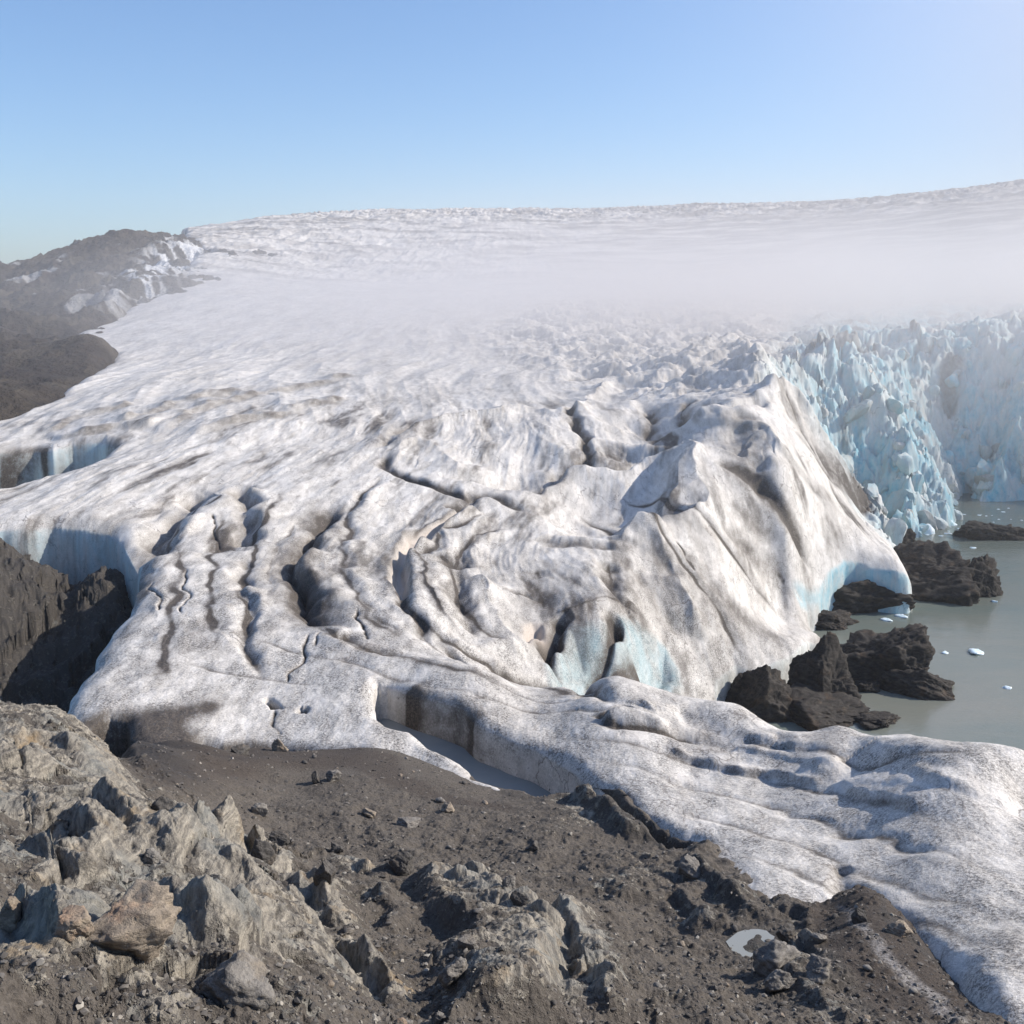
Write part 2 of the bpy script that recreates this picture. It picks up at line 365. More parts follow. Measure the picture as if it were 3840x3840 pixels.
def mat_rock(name, dark, light, warm, sc=1.0, streak=(.5, .3, .4)):
    s = NT(name)
    rot = s.n('ShaderNodeMapping'); s.l(s.pos, rot.inputs[0]); rot.inputs['Rotation'].default_value = streak; rot.inputs['Scale'].default_value = (1, .35, 2.4)
    b = s.noise(.9 * sc, 6, .7, rot.outputs[0], .4); f = s.noise(6 * sc, 5, .7)
    c = s.mix(s.mr(b, .35, .68), dark, light)
    c = s.mix(s.mr(s.noise(.5 * sc, 4, .6), .55, .75, 0, .6), c, warm)
    c = s.mix(s.mr(f, .5, .75, 0, .5), c, tuple(x * .5 for x in dark))
    n = s.bump(s.math('ADD', b, s.math('MULTIPLY', f, .5)), .35 / sc, .9)
    return s.finish(c, .85, n, .3)

# ------------------------------------------------------------------ glacier
def rows(*parts):
    out = []
    for a, b, d in parts: out.append(np.geomspace(a, b, max(4, int(math.log(b / a) / d * Q)), endpoint=False))
    return np.concatenate(out)
AZ = np.linspace(-.58, .68, int(1680 * Q))
g = Grid(AZ, rows((22, 60, .0026), (60, 290, .0021), (290, 800, .0032), (800, 2100, .0042)))
X, Y, R_, A_ = g.x, g.y, g.r, g.a
Zm = MAIN.z(A_, R_); Zt = np.where(R_ < 100, TONGUE.z(A_, R_), f4(-12))
Z = smax(Zm, Zt, 1.0).astype(f4)
tong = ss(0, 1.5, Zt - Zm)                               # where the low tongue is on top
masks = {k: np.zeros(Z.shape, f4) for k in ('dirt', 'blue', 'grit', 'tan', 'calm')}
def at_px(pts): return at(zG0, pts)
def px_mask(poly, soft):                                  # soft mask of a region outlined on the ice
    P = at_px(poly); w, sd = poly_sd(g, P, soft * 2.5); m = np.zeros(Z.shape, f4); m[w] = 1 - ss(-soft, soft, sd); return m

ser = px_mask([(2960,1320),(2920,1460),(3040,1560),(3120,1690),(3240,1800),(3260,1920),(3330,2010),(3450,2040),(3560,2010),(3840,1930),(4500,1930),(4500,1180),(3500,1150),(3000,1200)], 7)
cre = px_mask([(2050,1130),(1850,1250),(1950,1330),(2150,1420),(2500,1480),(2900,1520),(3050,1500),(3200,1380),(3600,1250),(4400,1250),(4400,1100)], 14)
far = ss(380, 800, R_)
calm = (1 - ser)
# broad hummocks, grooves running with the flow (along Y) and small melt relief
bend = X + 9 * gn(X / 60, Y / 90, 5)
Z += (calm * (1 - far)) * ss(70, 120, R_) * (1 - .5 * ss(170, 240, R_)) * (.5 * fbm(bend / 17, Y / 45, 3, seed=1) + 07e-2 * fbm(bend / 4, Y / 26, 3, .6, seed=2))
Z += .2 * fbm(X / 9, Y / 13, 3, seed=31) * (1 - far)
Z += .05 * fbm(X / 2.2, Y / 3.2, 4, .55, seed=4) * ss(1000, 100, R_)
Z += .022 * ridged(X / .9, Y / 1.3, 3, .6, seed=6) * ss(200, 40, R_)
masks['calm'][:] = ss(120, 215, R_) * (1 - .7 * cre)
upl = ss(135, 170, R_) * ss(420, 250, R_) * calm          # scarps of the upper ice
Z += upl * .4 * (ridged(bend / 10, Y / 60, 3, .5, seed=8) - 1)
# bulge: steep hummocks behind the front dome
bul = px_mask([(1900,1560),(2000,1830),(2150,1880),(2600,2000),(2980,1950),(3200,1860),(3060,1600),(2950,1480),(2300,1380)], 9) * calm
Z += bul * 1.5 * (ridged(bend / 22, Y / 30, 3, .42, seed=12) - 1.05)
Z += cre * calm * (3.4 * (ridged(X / 24, Y / 15, 5, .52, seed=14) - 1.1))
# sharp little folds combed along the flow, silt in their troughs
fz = ss(78, 100, R_) * ss(230, 160, R_) * calm
cv = X + .0016 * (Y - 60) ** 2 * ss(10, -50, X) * -.6 + 5 * gn(X / 40, Y / 60, 58) + 1.5 * gn(X / 9, Y / 14, 59)
fold = ridged(cv / 6.5, Y / 34, 4, .55, seed=57)
Z += fz * (.55 + .6 * gn(X / 30, Y / 30, 60)) * .3 * (fold - 1.2)
cdirt = (cre * calm * .8 * ss(.9, .3, ridged(X / 24, Y / 15, 5, .52, seed=14)) ).astype(f4)
fdirt = np.maximum(cdirt, fz * .8 * ss(1.05, .45, fold) * ss(-.25, .3, gn(X / 16, Y / 22, 62))).astype(f4)
# far ice field and its crevassed skyline
Z += far * (1.6 * fbm(X / 70, Y / 90, 3, seed=16) + .5 * ridged(X / 26, Y / 38, 3, .6, seed=17))
sky = ss(1000, 1350, R_) * ss(2000, 1500, R_)
Z += sky * 4.6 * (ridged(X / 24, Y / 30, 3, .55, seed=18) - .9)
Z += ss(520, 700, R_) * ss(1300, 900, R_) * ss(.16, -.1, A_) * 1.3 * (ridged(X / 16, Y / 60, 3, .6, seed=19) - 1)

# ---- seracs of the calving front
sx, sy = X + 2.2 * fbm(X / 9, Y / 9, 3, seed=41), Y + 2.2 * fbm(X / 9, Y / 9, 3, seed=43)
w = (slice(*np.searchsorted(g.r1, [150, 420])), slice(*np.searchsorted(g.a1, [.12, .68])))
f1, e1, c1, ox1, oy1 = voro(sx[w] / 13, sy[w] / 9, 1); f2, e2, c2, ox2, oy2 = voro(sx[w] / 4.2, sy[w] / 3.4, 2)
blk = 4.2 * (c1 - .5) + 1.7 * (c2 - .5) + 4.6 * (ox1 * np.cos(c1 * 40) + oy1 * np.sin(c1 * 40)) + 2.4 * (ox2 * np.cos(c2 * 40) + oy2 * np.sin(c2 * 40))
blk += -2.6 * (1 - ss(0, .16, e1)) - .9 * (1 - ss(0, .2, e2)) + 1.5 * (ridged(X[w] / 15, Y[w] / 12, 4, .6, seed=45) - 1.2) +   .5 * ridged(X[w] / 1.6, Y[w] / 1.6, 3, .6, seed=48)
damp = (.45 + .55 * ss(2, 16, Zm[w])) * (1 - .55 * ss(232, 300, R_[w]))
Z[w] += ser[w] * blk * damp
bl = np.clip(.62 + .8 * (.5 - c1) + .45 * (1 - ss(0, .35, e1)) + .5 * gn(X[w] / 26, Y[w] / 20, 46) + .35 * (.5 - c2), 0, 1)
masks['blue'][w] = ser[w] * bl
masks['dirt'][w] = ser[w] * .55 * ss(.35, .8, fbm(X[w] / 12, Y[w] / 12, 3, seed=47) + .25 * A_[w] * 0 + ss(.42, .25, A_[w]) * .35)

# ---- traced features
zf = zG0
HS = {'4': .85, '5': .95, '6': .85, '7': .8, '3': .55, '2': .9, 'c': 1.}
def LF(tile, pts, **k):
    k['h'] = k.get('h', -1.) * HS[tile] * (.7 if k.get('kind') == 'b' else 1)
    if 'dirt' in k: k['dw'] = max(.09, k.get('dw', k.get('w', 1.)) * (1.7 if k.get('w', 1.) >= .3 else 1.)); k['dirt'] = min(1.3, k['dirt'] * 1.45)
    line_feature(g, Z, masks, zf, tile, pts, **k)
LF('4', [(1932,560),(1840,620),(1760,700),(1700,780),(1640,860),(1630,930),(1660,1010),(1700,1080),(1740,1150),(1750,1230),(1840,1290),(1932,1320)], w=1.5, h=-1.5, dirt=.75, dw=1.3)
LF('4', [(1900,590),(1760,700),(1660,860),(1650,930),(1690,1060),(1740,1150),(1750,1230)], kind='k', w=.3, h=-1.5, dirt=1., dw=.35)
LF('4', [(1760,860),(1720,930),(1740,1010),(1790,1080),(1830,1150)], w=1.2, h=.9)
LF('4', [(1230,500),(1150,490),(1050,580),(960,660),(880,720),(820,810),(780,900)], w=1.6, h=-2.2, dirt=.4, dw=.8)
LF('4', [(1260,540),(1150,620),(1050,680),(960,730),(900,800)], w=1.4, h=.9)
LF('4', [(1020,540),(930,560),(850,620),(800,680)], w=1.3, h=-.8)
LF('4', [(1330,470),(1370,560),(1380,650),(1390,740),(1360,800)], w=1.1, h=-1.5, dirt=.35)
LF('4', [(1420,500),(1440,600),(1450,700),(1440,770)], w=1.5, h=.7)
LF('4', [(790,880),(860,855),(1000,840),(1150,840),(1290,825),(1340,850)], kind='e', w=.8, h=-1.0, wl=7)
LF('4', [(1330,860),(1350,960),(1380,1060),(1390,1180),(1380,1300),(1390,1400),(1420,1480),(1450,1560)], w=.55, h=-.55, dirt=.35, dw=.3)
LF('4', [(1400,1060),(1420,1120),(1440,1200)], w=.9, h=.6)
LF('4', [(1000,940),(1020,1040),(1040,1150),(1030,1220)], kind='k', w=.12, h=-.35, dirt=.8, dw=.1)
LF('4', [(870,1000),(860,1060),(890,1130),(900,1190)], kind='k', w=.12, h=-.35, dirt=.7, dw=.1)
LF('4', [(1690,1310),(1690,1380),(1650,1450),(1610,1580)], kind='k', w=.12, h=-.3, dirt=.8, dw=.1)
LF('4', [(1770,1310),(1740,1380)], kind='k', w=.1, h=-.3, dirt=.8, dw=.1)
LF('4', [(1170,640),(1200,730),(1220,800)], kind='k', w=.12, h=-.35, dirt=.8, dw=.12)
LF('4', [(1500,1670),(1510,1700),(1530,1730)], w=.25, h=-1.2, taper=.05, dirt=.9)
LF('4', [(1680,1710),(1655,1740)], w=.28, h=-1.0, taper=.05, dirt=.9)
LF('4', [(1520,1730),(1530,1800),(1540,1860)], kind='k', w=.08, h=-.2, dirt=.6, dw=.08)
for y0 in (960, 1180, 1340): LF('4', [(830,y0),(980,y0-10),(1140,y0+15),(1290,y0)], w=1.6, h=.3)
# upper scarps
for pts in ([(620,1250),(740,1200),(800,1170),(960,1120),(1100,1090),(1250,1060)], [(850,1275),(980,1195),(1100,1135),(1280,1085),(1480,1055),(1700,1015),(1900,975)],
            [(330,1300),(500,1265),(620,1240),(760,1250)], [(1000,1300),(1250,1230),(1500,1180),(1800,1090)], [(250,1270),(400,1200),(560,1160),(700,1130)]):
    LF('7', pts, kind='e', w=1.0, h=1.0, wl=6, dirt=.35, dw=1.0)
LF('7', [(1100,1000),(1200,985),(1300,960),(1400,940)], kind='e', w=.8, h=.5, wl=7)
LF('7', [(1400,1080),(1420,1075)], w=.8, h=-1.2)
# centre
LF('5', [(200,290),(230,380),(400,430),(520,480),(620,525),(700,505),(820,510),(930,560),(990,595),(1080,610)], w=.9, h=-1.2, dirt=.85, dw=.55)
LF('5', [(700,505),(640,560),(590,600)], w=.9, h=-.8, dirt=.9, dw=.9)
LF('5', [(200,290),(260,210),(340,150),(460,130),(560,120)], w=1.3, h=-1.4, dirt=.4)
LF('5', [(250,330),(340,250),(440,230),(560,330),(660,420)], kind='b', w=3, h=1.4)
LF('5', [(1250,40),(1255,120),(1300,170),(1355,220),(1335,270),(1320,310),(1260,330)], w=.7, h=-1.6, dirt=.95, dw=.45)
LF('5', [(1010,510),(1090,450),(1160,390),(1220,360),(1290,350),(1400,350),(1530,370),(1600,340),(1700,300),(1830,250)], kind='e', w=1.6, h=-3.2, wl=7)
LF('5', [(1000,505),(1080,440),(1150,380),(1210,345)], w=1., h=-1., dirt=.6)
LF('5', [(1830,250),(1862,340),(1870,450),(1800,560),(1750,600)], kind='b', w=3.5, h=2.3)
LF('5', [(1700,610),(1740,640),(1800,660),(1760,600)], w=1, h=-.6, dirt=.7)
LF('5', [(1400,330),(1530,330),(1650,300)], w=.6, h=-.6, dirt=.55)
LF('5', [(1660,700),(1700,760),(1780,900),(1840,1060),(1890,1200),(1932,1330)], kind='b', w=3.2, h=2.6)
LF('5', [(1660,700),(1580,740),(1520,790)], kind='b', w=2.2, h=1.8)
LF('5', [(1050,750),(1160,790),(1300,795),(1420,800),(1510,800)], w=1.4, h=-1.2, dirt=.4, dw=.8)
LF('5', [(1440,880),(1480,960),(1520,1060),(1560,1150),(1600,1210)], w=1.1, h=-1.3, dirt=.55, dw=.8)
LF('5', [(1640,960),(1700,1080),(1760,1180),(1830,1320)], w=.9, h=-.6, dirt=.35)
LF('5', [(660,830),(650,900),(640,1000),(650,1100),(660,1230),(720,1340)], w=.8, h=-.8, dirt=.35, dw=.5)
LF('5', [(500,860),(560,890),(620,930),(650,960)], w=1.0, h=-.8, dirt=.5)
LF('5', [(400,860),(420,960),(430,1050),(480,1150),(560,1250),(640,1330)], kind='b', w=2.2, h=1.5)
LF('5', [(980,1080),(990,1100)], w=1.2, h=-.4, dirt=.6); LF('5', [(1080,1080),(1110,1150)], w=1.0, h=-.4, dirt=.55); LF('5', [(1040,950),(1060,1000)], w=1., h=-.4, dirt=.45)
LF('5', [(740,1020),(800,1150),(850,1280),(960,1380),(1080,1460)], kind='b', w=2.0, h=1.6)
LF('5', [(310,1110),(330,1200),(380,1220),(420,1290),(440,1360)], w=.5, h=-.5, dirt=.7, dw=.4)
LF('5', [(480,1310),(600,1420),(660,1455),(760,1500),(860,1530),(1000,1570),(1200,1620),(1400,1650),(1520,1690),(1580,1720)], w=.55, h=-.8, dirt=.7, dw=.3)
LF('5', [(0,1310),(90,1370),(180,1395),(300,1450)], w=.8, h=-.6, dirt=.55, dw=.5)
LF('5', [(60,1180),(110,1260),(150,1340)], kind='k', w=.12, h=-.3, dirt=.7, dw=.1)
LF('5', [(560,1400),(700,1370),(860,1380),(1000,1440)], w=.9, h=.5)
def dent(pts, depth, soft):
    P = at_px(tp('c', pts)); w, sd = poly_sd(g, P, soft * 2); Z[w] -= (depth * (1 - ss(-soft, soft * .6, sd))).astype(f4)
dent([(880,480),(960,440),(1130,430),(1250,400),(1330,450),(1390,530),(1300,585),(1200,605),(1100,650),(950,640),(860,560)], 2.2, 5)
dent([(560,440),(700,400),(900,350),(960,390),(860,450),(720,490)], 1.0, 4)
dent([(1090,260),(1200,200),(1330,190),(1340,270),(1250,320),(1120,300)], 1.8, 5)
LF('c', [(1205,640),(1260,615),(1340,600),(1430,545),(1410,470),(1335,345)], kind='b', w=2.6, h=2.2)
LF('c', [(310,370),(400,300),(540,270),(700,250),(760,228),(860,228),(940,255)], kind='b', w=3.5, h=2.2)
LF('c', [(960,250),(1010,200),(1070,140),(1180,130),(1300,90),(1400,70)], kind='b', w=3.2, h=3.)
LF('c', [(1330,290),(1400,250),(1480,215),(1520,190),(1640,200),(1700,190),(1770,235),(1830,320)], kind='b', w=3., h=3.2)
LF('c', [(1520,365),(1560,320),(1610,285),(1660,330),(1700,410)], kind='b', w=2.2, h=2.6)
LF('c', [(1300,95),(1390,50),(1490,15),(1600,60),(1660,160)], kind='b', w=4, h=3.)
LF('c', [(630,545),(540,600),(470,660),(400,710)], kind='b', w=2., h=1.4)
LF('c', [(1230,200),(1240,260),(1250,310)], w=.8, h=-.8, dirt=.7); LF('c', [(1380,170),(1350,220),(1340,260)], w=.8, h=-.8, dirt=.6)
LF('c', [(1460,390),(1560,430),(1640,490),(1690,560),(1740,640),(1760,720)], w=1.2, h=-1.2, dirt=.7, dw=.9)
for q in ([(1240,680),(1290,790),(1370,900),(1460,1000)], [(1330,700),(1420,800),(1540,900)], [(1480,620),(1600,720),(1700,800)], [(1500,500),(1600,600),(1660,700)], [(1700,260),(1760,340),(1850,440),(1930,500)], [(1720,430),(1800,500),(1880,560)]):
    LF('c', q, w=.9, h=-.45, dirt=.35, dw=.9)
for k_, q in enumerate(([(700,2330),(1000,2420),(1350,2500),(1700,2590),(2050,2660),(2400,2720),(2800,2790)], [(900,2250),(1150,2360),(1450,2460),(1800,2545),(2150,2620),(2400,2660)], [(600,2480),(900,2530),(1250,2570)],
        [(2000,2740),(2300,2800),(2700,2860),(3100,2960),(3500,3080),(3840,3180)], [(2150,2830),(2500,2930),(2900,3020),(3300,3140),(3840,3330)], [(2400,3010),(2800,3110),(3300,3280),(3840,3480)], [(2650,2760),(3000,2800),(3400,2860),(3840,2940)], [(2700,3200),(3100,3310),(3500,3450),(3840,3600)],
        [(1500,2280),(1600,2400),(1800,2500)], [(1300,2200),(1420,2330),(1560,2430)], [(1150,1900),(1050,2020),(1000,2150),(1020,2280)])):
    line_feature(g, Z, masks, zf, 's', q, w=.4, h=-.08 if k_ % 2 else -.13, dirt=.59, dw=.2, taper=.25)
for q in ([(870,940),(640,950),(585,1010),(555,1080),(568,1140),(592,1185),(700,1232),(880,1275),(1060,1310)][1:], [(880,940),(785,1000),(745,1080),(768,1160),(850,1225),(960,1270),(1100,1312),(1250,1345)],
          [(720,890),(665,960),(640,1040),(658,1120),(720,1190),(820,1240)], [(545,925),(482,1000),(455,1100),(464,1200),(490,1290),(510,1330)], [(1000,985),(890,1005),(850,1060),(870,1130),(912,1200),(1000,1262)],
          [(475,925),(330,980),(285,1040)], [(930,955),(820,1010),(790,1080),(812,1150),(880,1215)], [(420,960),(400,1060),(395,1160),(420,1260)], [(340,1030),(330,1130),(310,1240),(300,1310)], [(1080,930),(1200,985),(1290,1080),(1370,1180),(1440,1260)], [(1160,900),(1290,960),(1390,1060),(1480,1160)]):
    lk = .36 if q[0][0] < 560 else 1.
    q = [(x * 1.9876, y * 1.9876) for x, y in q]
    line_feature(g, Z, masks, zf, 's', q, w=.8, h=-.42 * lk, dirt=.75, dw=.5 * lk, taper=.2)
    line_feature(g, Z, masks, zf, 's', [(x + 32, y + 4) for x, y in q], w=1.1, h=.42 * lk, taper=.2)
    line_feature(g, Z, masks, zf, 's', [(x - 34, y - 4) for x, y in q], w=1.2, h=.3 * lk, taper=.2)
# the bowl with blue walls
def poly_cut(tile, pts, depth, wall, **mk):
    P = at_px(tp(tile, pts)); w, sd = poly_sd(g, P, 4 * wall + 3)
    k = 1 - ss(-2 * wall, 0, sd); Z[w] -= (depth * k).astype(f4)
    for n, v in mk.items(): masks[n][w] = np.maximum(masks[n][w], v * (1 - ss(-.6, .5, sd)))
poly_cut('5', [(1120,1480),(1160,1300),(1200,1240),(1300,1230),(1440,1230),(1500,1200),(1600,1230),(1700,1290),(1780,1370),(1850,1500),(1880,1600),(1300,1600)], 3.0, 1.4, blue=.42)
poly_cut('5', [(975,1380),(990,1290),(1040,1250),(1110,1240),(1130,1300),(1050,1350),(1020,1400)], 1.2, .5, tan=.8)
LF('5', [(1270,1190),(1180,1220),(1150,1320),(1115,1400),(1130,1480)], w=.55, h=-2.2, dirt=.95, dw=.5, taper=.06)
LF('5', [(1500,1200),(1450,1270),(1400,1380),(1350,1490)], w=.5, h=-2., dirt=.9, dw=.35, taper=.06)
LF('5', [(1150,1180),(1250,1180),(1400,1120),(1550,1150),(1640,1150)], w=1.1, h=.4, dirt=.5)
LF('5', [(1540,1190),(1590,1210)], w=.6, h=-1., dirt=.7)
LF('5', [(1400,1510),(1480,1480),(1560,1450),(1650,1440)], w=.8, h=.8, dirt=.7, dw=.7)
LF('5', [(1300,1500),(1360,1500),(1440,1525)], w=.8, h=.7)
# flank
LF('6', [(0,170),(100,110),(240,60),(330,60)], kind='e', w=1.4, h=-2.6, wl=8)
LF('6', [(330,290),(400,220),(490,165)], kind='e', w=1., h=-2.4, wl=5)
LF('6', [(500,55),(600,10),(680,60),(800,200),(900,340),(1000,420)], kind='b', w=3.4, h=2.6)
LF('6', [(350,60),(360,200),(430,330),(500,440)], w=1.8, h=-1.3, dirt=.35)
LF('6', [(430,430),(520,530),(600,620),(660,720),(680,800)], w=1.0, h=-1.0, dirt=.65, dw=.7)
LF('6', [(480,330),(580,420),(700,500),(830,590),(930,660)], kind='b', w=3, h=1.2)
LF('6', [(620,40),(680,150),(750,250),(770,300)], w=.7, h=-.6, dirt=.5)
LF('6', [(780,280),(860,380),(950,480),(1020,600)], w=1.6, h=-.6, dirt=.6, dw=1.8)
LF('6', [(930,320),(1000,420),(1040,520),(1060,620)], w=1.2, h=-.8, dirt=.6, dw=1.3)
LF('6', [(250,380),(330,400),(400,410)], w=1.4, h=-.4, dirt=.4)
LF('6', [(0,900),(100,1050),(250,1250),(380,1400)], w=2, h=-.7, dirt=.3)
LF('6', [(110,960),(220,1130),(400,1250),(600,1330)], w=1.6, h=-.4, dirt=.35)
LF('6', [(-60,1000),(60,1200),(200,1450),(260,1600)], w=2, h=.6, dirt=.25)
LF('6', [(540,960),(560,1000),(600,1040)], kind='k', w=.15, h=-.3, dirt=.8, dw=.2)
LF('6', [(0,810),(40,890),(80,950)], kind='k', w=.15, h=-.3, dirt=.8, dw=.2)
# arch at the water, ice cave of the calving front
poly_cut('6', [(640,1000),(700,985),(860,960),(920,985),(830,1040),(760,1110),(700,1120)], .8, .8, blue=.55)
poly_cut('6', [(1480,500),(1530,450),(1600,430),(1660,470),(1690,540),(1700,590),(1500,590)], 7, .8, blue=1.)
masks['blue'] = np.maximum(masks['blue'], px_mask(tp('6', [(860,200),(880,60),(960,-20),(1060,60),(1110,180),(1060,250),(960,240)]), 1.5))
LF('6', [(880,230),(940,60),(990,-40)], kind='b', w=3, h=4, blue=.9, dw=3); LF('6', [(1000,230),(1010,60),(990,-40)], w=1., h=-3, blue=1., dw=1.5); LF('6', [(1100,280),(1080,140),(1040,20)], kind='b', w=2.5, h=4)
# tongue
ton = zG0
LF('3', [(-40,440),(60,480),(150,520),(300,560),(450,585),(600,605),(740,630),(860,650)], kind='e', w=.28, h=.75, wl=2.6, dirt=.35, dw=.3)
LF('3', [(340,445),(420,475),(500,500),(640,520),(780,530),(860,555),(900,560)], kind='e', w=.3, h=.55, wl=2.)
LF('3', [(900,640),(1000,690),(1120,730),(1250,760),(1350,790)], kind='e', w=.25, h=.55, wl=2.2)
LF('3', [(1230,545),(1420,640),(1600,690),(1800,760),(1932,810)], kind='e', w=.35, h=.5, wl=2.5)
LF('3', [(0,360),(150,375),(240,400),(330,440),(400,470)], w=.8, h=-.6, dirt=.25)
LF('3', [(470,430),(560,360),(650,370),(720,440),(640,470)], w=1.0, h=.7)
LF('3', [(0,200),(140,270),(280,330),(400,400)], w=1.0, h=-.6)
LF('3', [(640,330),(800,370),(950,400),(1200,500)], w=.9, h=-.4)
LF('3', [(900,360),(1200,420),(1500,500),(1900,620)], w=.9, h=.4); LF('3', [(900,440),(1200,540),(1500,610)], w=.8, h=-.35)
LF('3', [(940,1060),(940,1130),(990,1170),(1060,1210)], w=.35, h=-.5, dirt=.3)
for k in range(6): LF('3', [(620+150*k,770+40*k),(800+160*k,860+60*k),(1000+160*k,960+80*k)], w=1.1, h=.3 if k % 2 else -.3)
LF('2', [(1345,300),(1400,270),(1480,240),(1540,225)], w=.35, h=-.35, dirt=.85, dw=.3, taper=.1)
LF('2', [(1345,300),(1480,345),(1640,350),(1880,370)], w=.4, h=-.35, dirt=.5, dw=.2)
LF('2', [(1600,230),(1680,200),(1700,240)], w=.7, h=.5); LF('2', [(1370,310),(1470,280),(1600,300),(1740,330)], w=1.0, h=.45)
LF('2', [(760,20),(900,80),(1100,130),(1300,160),(1500,200)], w=.5, h=-.5, dirt=.6, dw=.25)
# old snow-free grit: heavier towards the near ice
masks['grit'][:] = np.clip(1.05 * ss(150, 55, R_) + .3 + .25 * fbm(X / 12, Y / 30, 3, seed=52), 0, 1) * (1 - ser * .8) + .3 * far
masks['dirt'] = np.maximum(masks['dirt'], fdirt)
masks['dirt'] = np.maximum(masks['dirt'], (far * (.22 + .36 * ss(-.1, .3, A_) + .55 * fbm(X / 60, Y / 25, 4, .62, seed=66)).clip(0, .8)).astype(f4))
masks['dirt'] = np.maximum(masks['dirt'], (.6 * ss(.15, .95, fbm(bend / 4.2, Y / 24, 5, .62, seed=55)) * ss(60, 110, R_) * (1 - .75 * ss(150, 220, R_)) * (1 - far) * calm).astype(f4))

# channel with settled silt
POND = [(700,515),(660,620),(560,690),(450,800),(390,825),(345,860),(340,1000),(325,1110),(300,1115),(240,1000),(270,920),(300,810),(350,745),(420,715),(600,620)]
P = at_px(tp('5', POND)); w, sd = poly_sd(g, P, 6)
base = zG0(A_[w], R_[w]); k = 1 - ss(-.5, .35, sd)
Z[w] = Z[w] * (1 - k) + (base - 1.15) * k
masks['tan'][w] = np.maximum(masks['tan'][w], .75 * k); masks['dirt'][w] *= (1 - k); masks['grit'][w] *= (1 - .8 * k)
masks['dirt'][w] = np.maximum(masks['dirt'][w], .55 * np.exp(-((sd - .3) / .35) ** 2))

# dirty hem by the cave and along the front edge
def dirt_poly(tile, pts, val, soft, name='dirt'):
    P = at_px(tp(tile, pts)); w, sd = poly_sd(g, P, soft * 2.5); masks[name][w] = np.maximum(masks[name][w], val * (1 - ss(-soft, soft, sd)))
dirt_poly('1', [(380,240),(520,225),(700,215),(900,200),(1060,180),(1180,200),(1000,300),(1060,370),(900,420),(500,420)], .95, 1.0)
dirt_poly('1', [(1000,160),(1200,140),(1300,190),(1150,240),(900,215)], .35, 1.2)
dirt_poly('1', [(1100,385),(1250,365),(1440,370),(1640,415),(1932,430),(1932,470),(1100,470)], .7, .35)
# holes in the ice: everything cut away down to rock or water
ice_in = np.ones(Z.shape, bool); edge = np.full(Z.shape, 99., f4)
def hole(pts, floor=None, wall=.35, round_=1.2, rd=.7, wblue=0., wdirt=0.):
    P = np.array(pts); w, sd = poly_sd(g, P, 6)
    Z[w] -= (rd * np.clip(1 - np.maximum(sd, 0) / round_, 0, 1) ** 2).astype(f4)
    k = 1 - ss(-wall, 0, sd)
    fl = -6. if floor is None else floor
    Z[w] = Z[w] * (1 - k) + fl * k
    band = (1 - ss(-.15, .25, sd))
    masks['grit'][w] *= 1 - .5 * band
    if wblue: masks['blue'][w] = np.maximum(masks['blue'][w], wblue * band)
    if wdirt: masks['dirt'][w] = np.maximum(masks['dirt'][w], wdirt * band)
def hill_cut():
    P = [(-900,1420),(72,1323),(145,1294),(290,1240),(377,1207),(464,1149),(594,1098),(652,1062),(690,1000),(768,932),(700,905)]
    W = list(at_px(P)); x, y = W[-1]; W += [np.array([x * 1.6, y * 1.6]), np.array([-1500., 1900.]), np.array([-1500., 300.])]
    hole(W, floor=-20, wall=2., round_=6, rd=2)
    K = [(-700,1330),(72,1330),(200,1303),(290,1301),(348,1316),(435,1316),(420,1352),(362,1381),(240,1454),(225,1479),(145,1512),(0,1562),(-700,1680)]
    hole(list(at_px(K)), floor=-20, wall=1., round_=3, rd=1)
hill_cut()
HOL = tp('4', [(0,688),(150,690),(300,676),(480,690),(600,700),(650,730),(700,780),(745,850),(778,905),(775,1000),(750,1085),(650,1215),(560,1330),(480,1480),(410,1620),(350,1695)])
hol_w = list(at_px([(-900,1950),(-300,1962)] + HOL)) ;
hol_w += [at_px([(215,2790)])[0], np.array([-38., 50.]), np.array([-75., 60.])]
hole(hol_w, wall=1.5, round_=2.2, rd=1.0, wblue=.5)
hole(at_px(tp('4', [(-500,250),(0,262),(135,250),(210,240),(310,240),(400,222),(540,212),(650,230),(560,300),(400,372),(200,420),(0,475),(-500,520)])), floor=9., wall=1.6, round_=2, rd=.8, wblue=.5)
LF('4', [(240,245),(210,320),(170,410)], w=.5, h=0, dirt=.9, taper=0); LF('4', [(350,250),(360,320),(310,390)], w=.6, h=0, dirt=.95, taper=0); LF('4', [(460,230),(440,300)], w=.4, h=0, dirt=.7, taper=0); LF('4', [(0,270),(100,260),(200,245)], w=.8, h=0, dirt=.9, taper=0)
FRONT = tp('1', [(300,330),(400,300),(470,262),(560,238),(640,250),(660,330),(760,400),(900,420),(1050,372),(1130,405),(1250,387),(1440,387),(1600,422),(1932,441)]) + tp('2', [(140,470),(250,482),(290,540),(310,570),(400,640),(550,690),(700,720),(850,735),(1020,722)])
bank = tp('2', [(1020,715),(900,660),(800,625),(700,590),(650,530),(600,480),(480,412),(340,322),(200,292),(150,250),(140,190),(142,130),(180,82),(240,85),(330,120),(450,150),(560,180),(640,212),(720,292),(880,372),(1000,420),(1100,470),(1220,540),(1340,640),(1440,690),(1530,760),(1600,820),(1700,900),(1780,935),(1850,933),(1905,945),(1915,975),(1890,1010),(1830,1060),(1840,1090)])
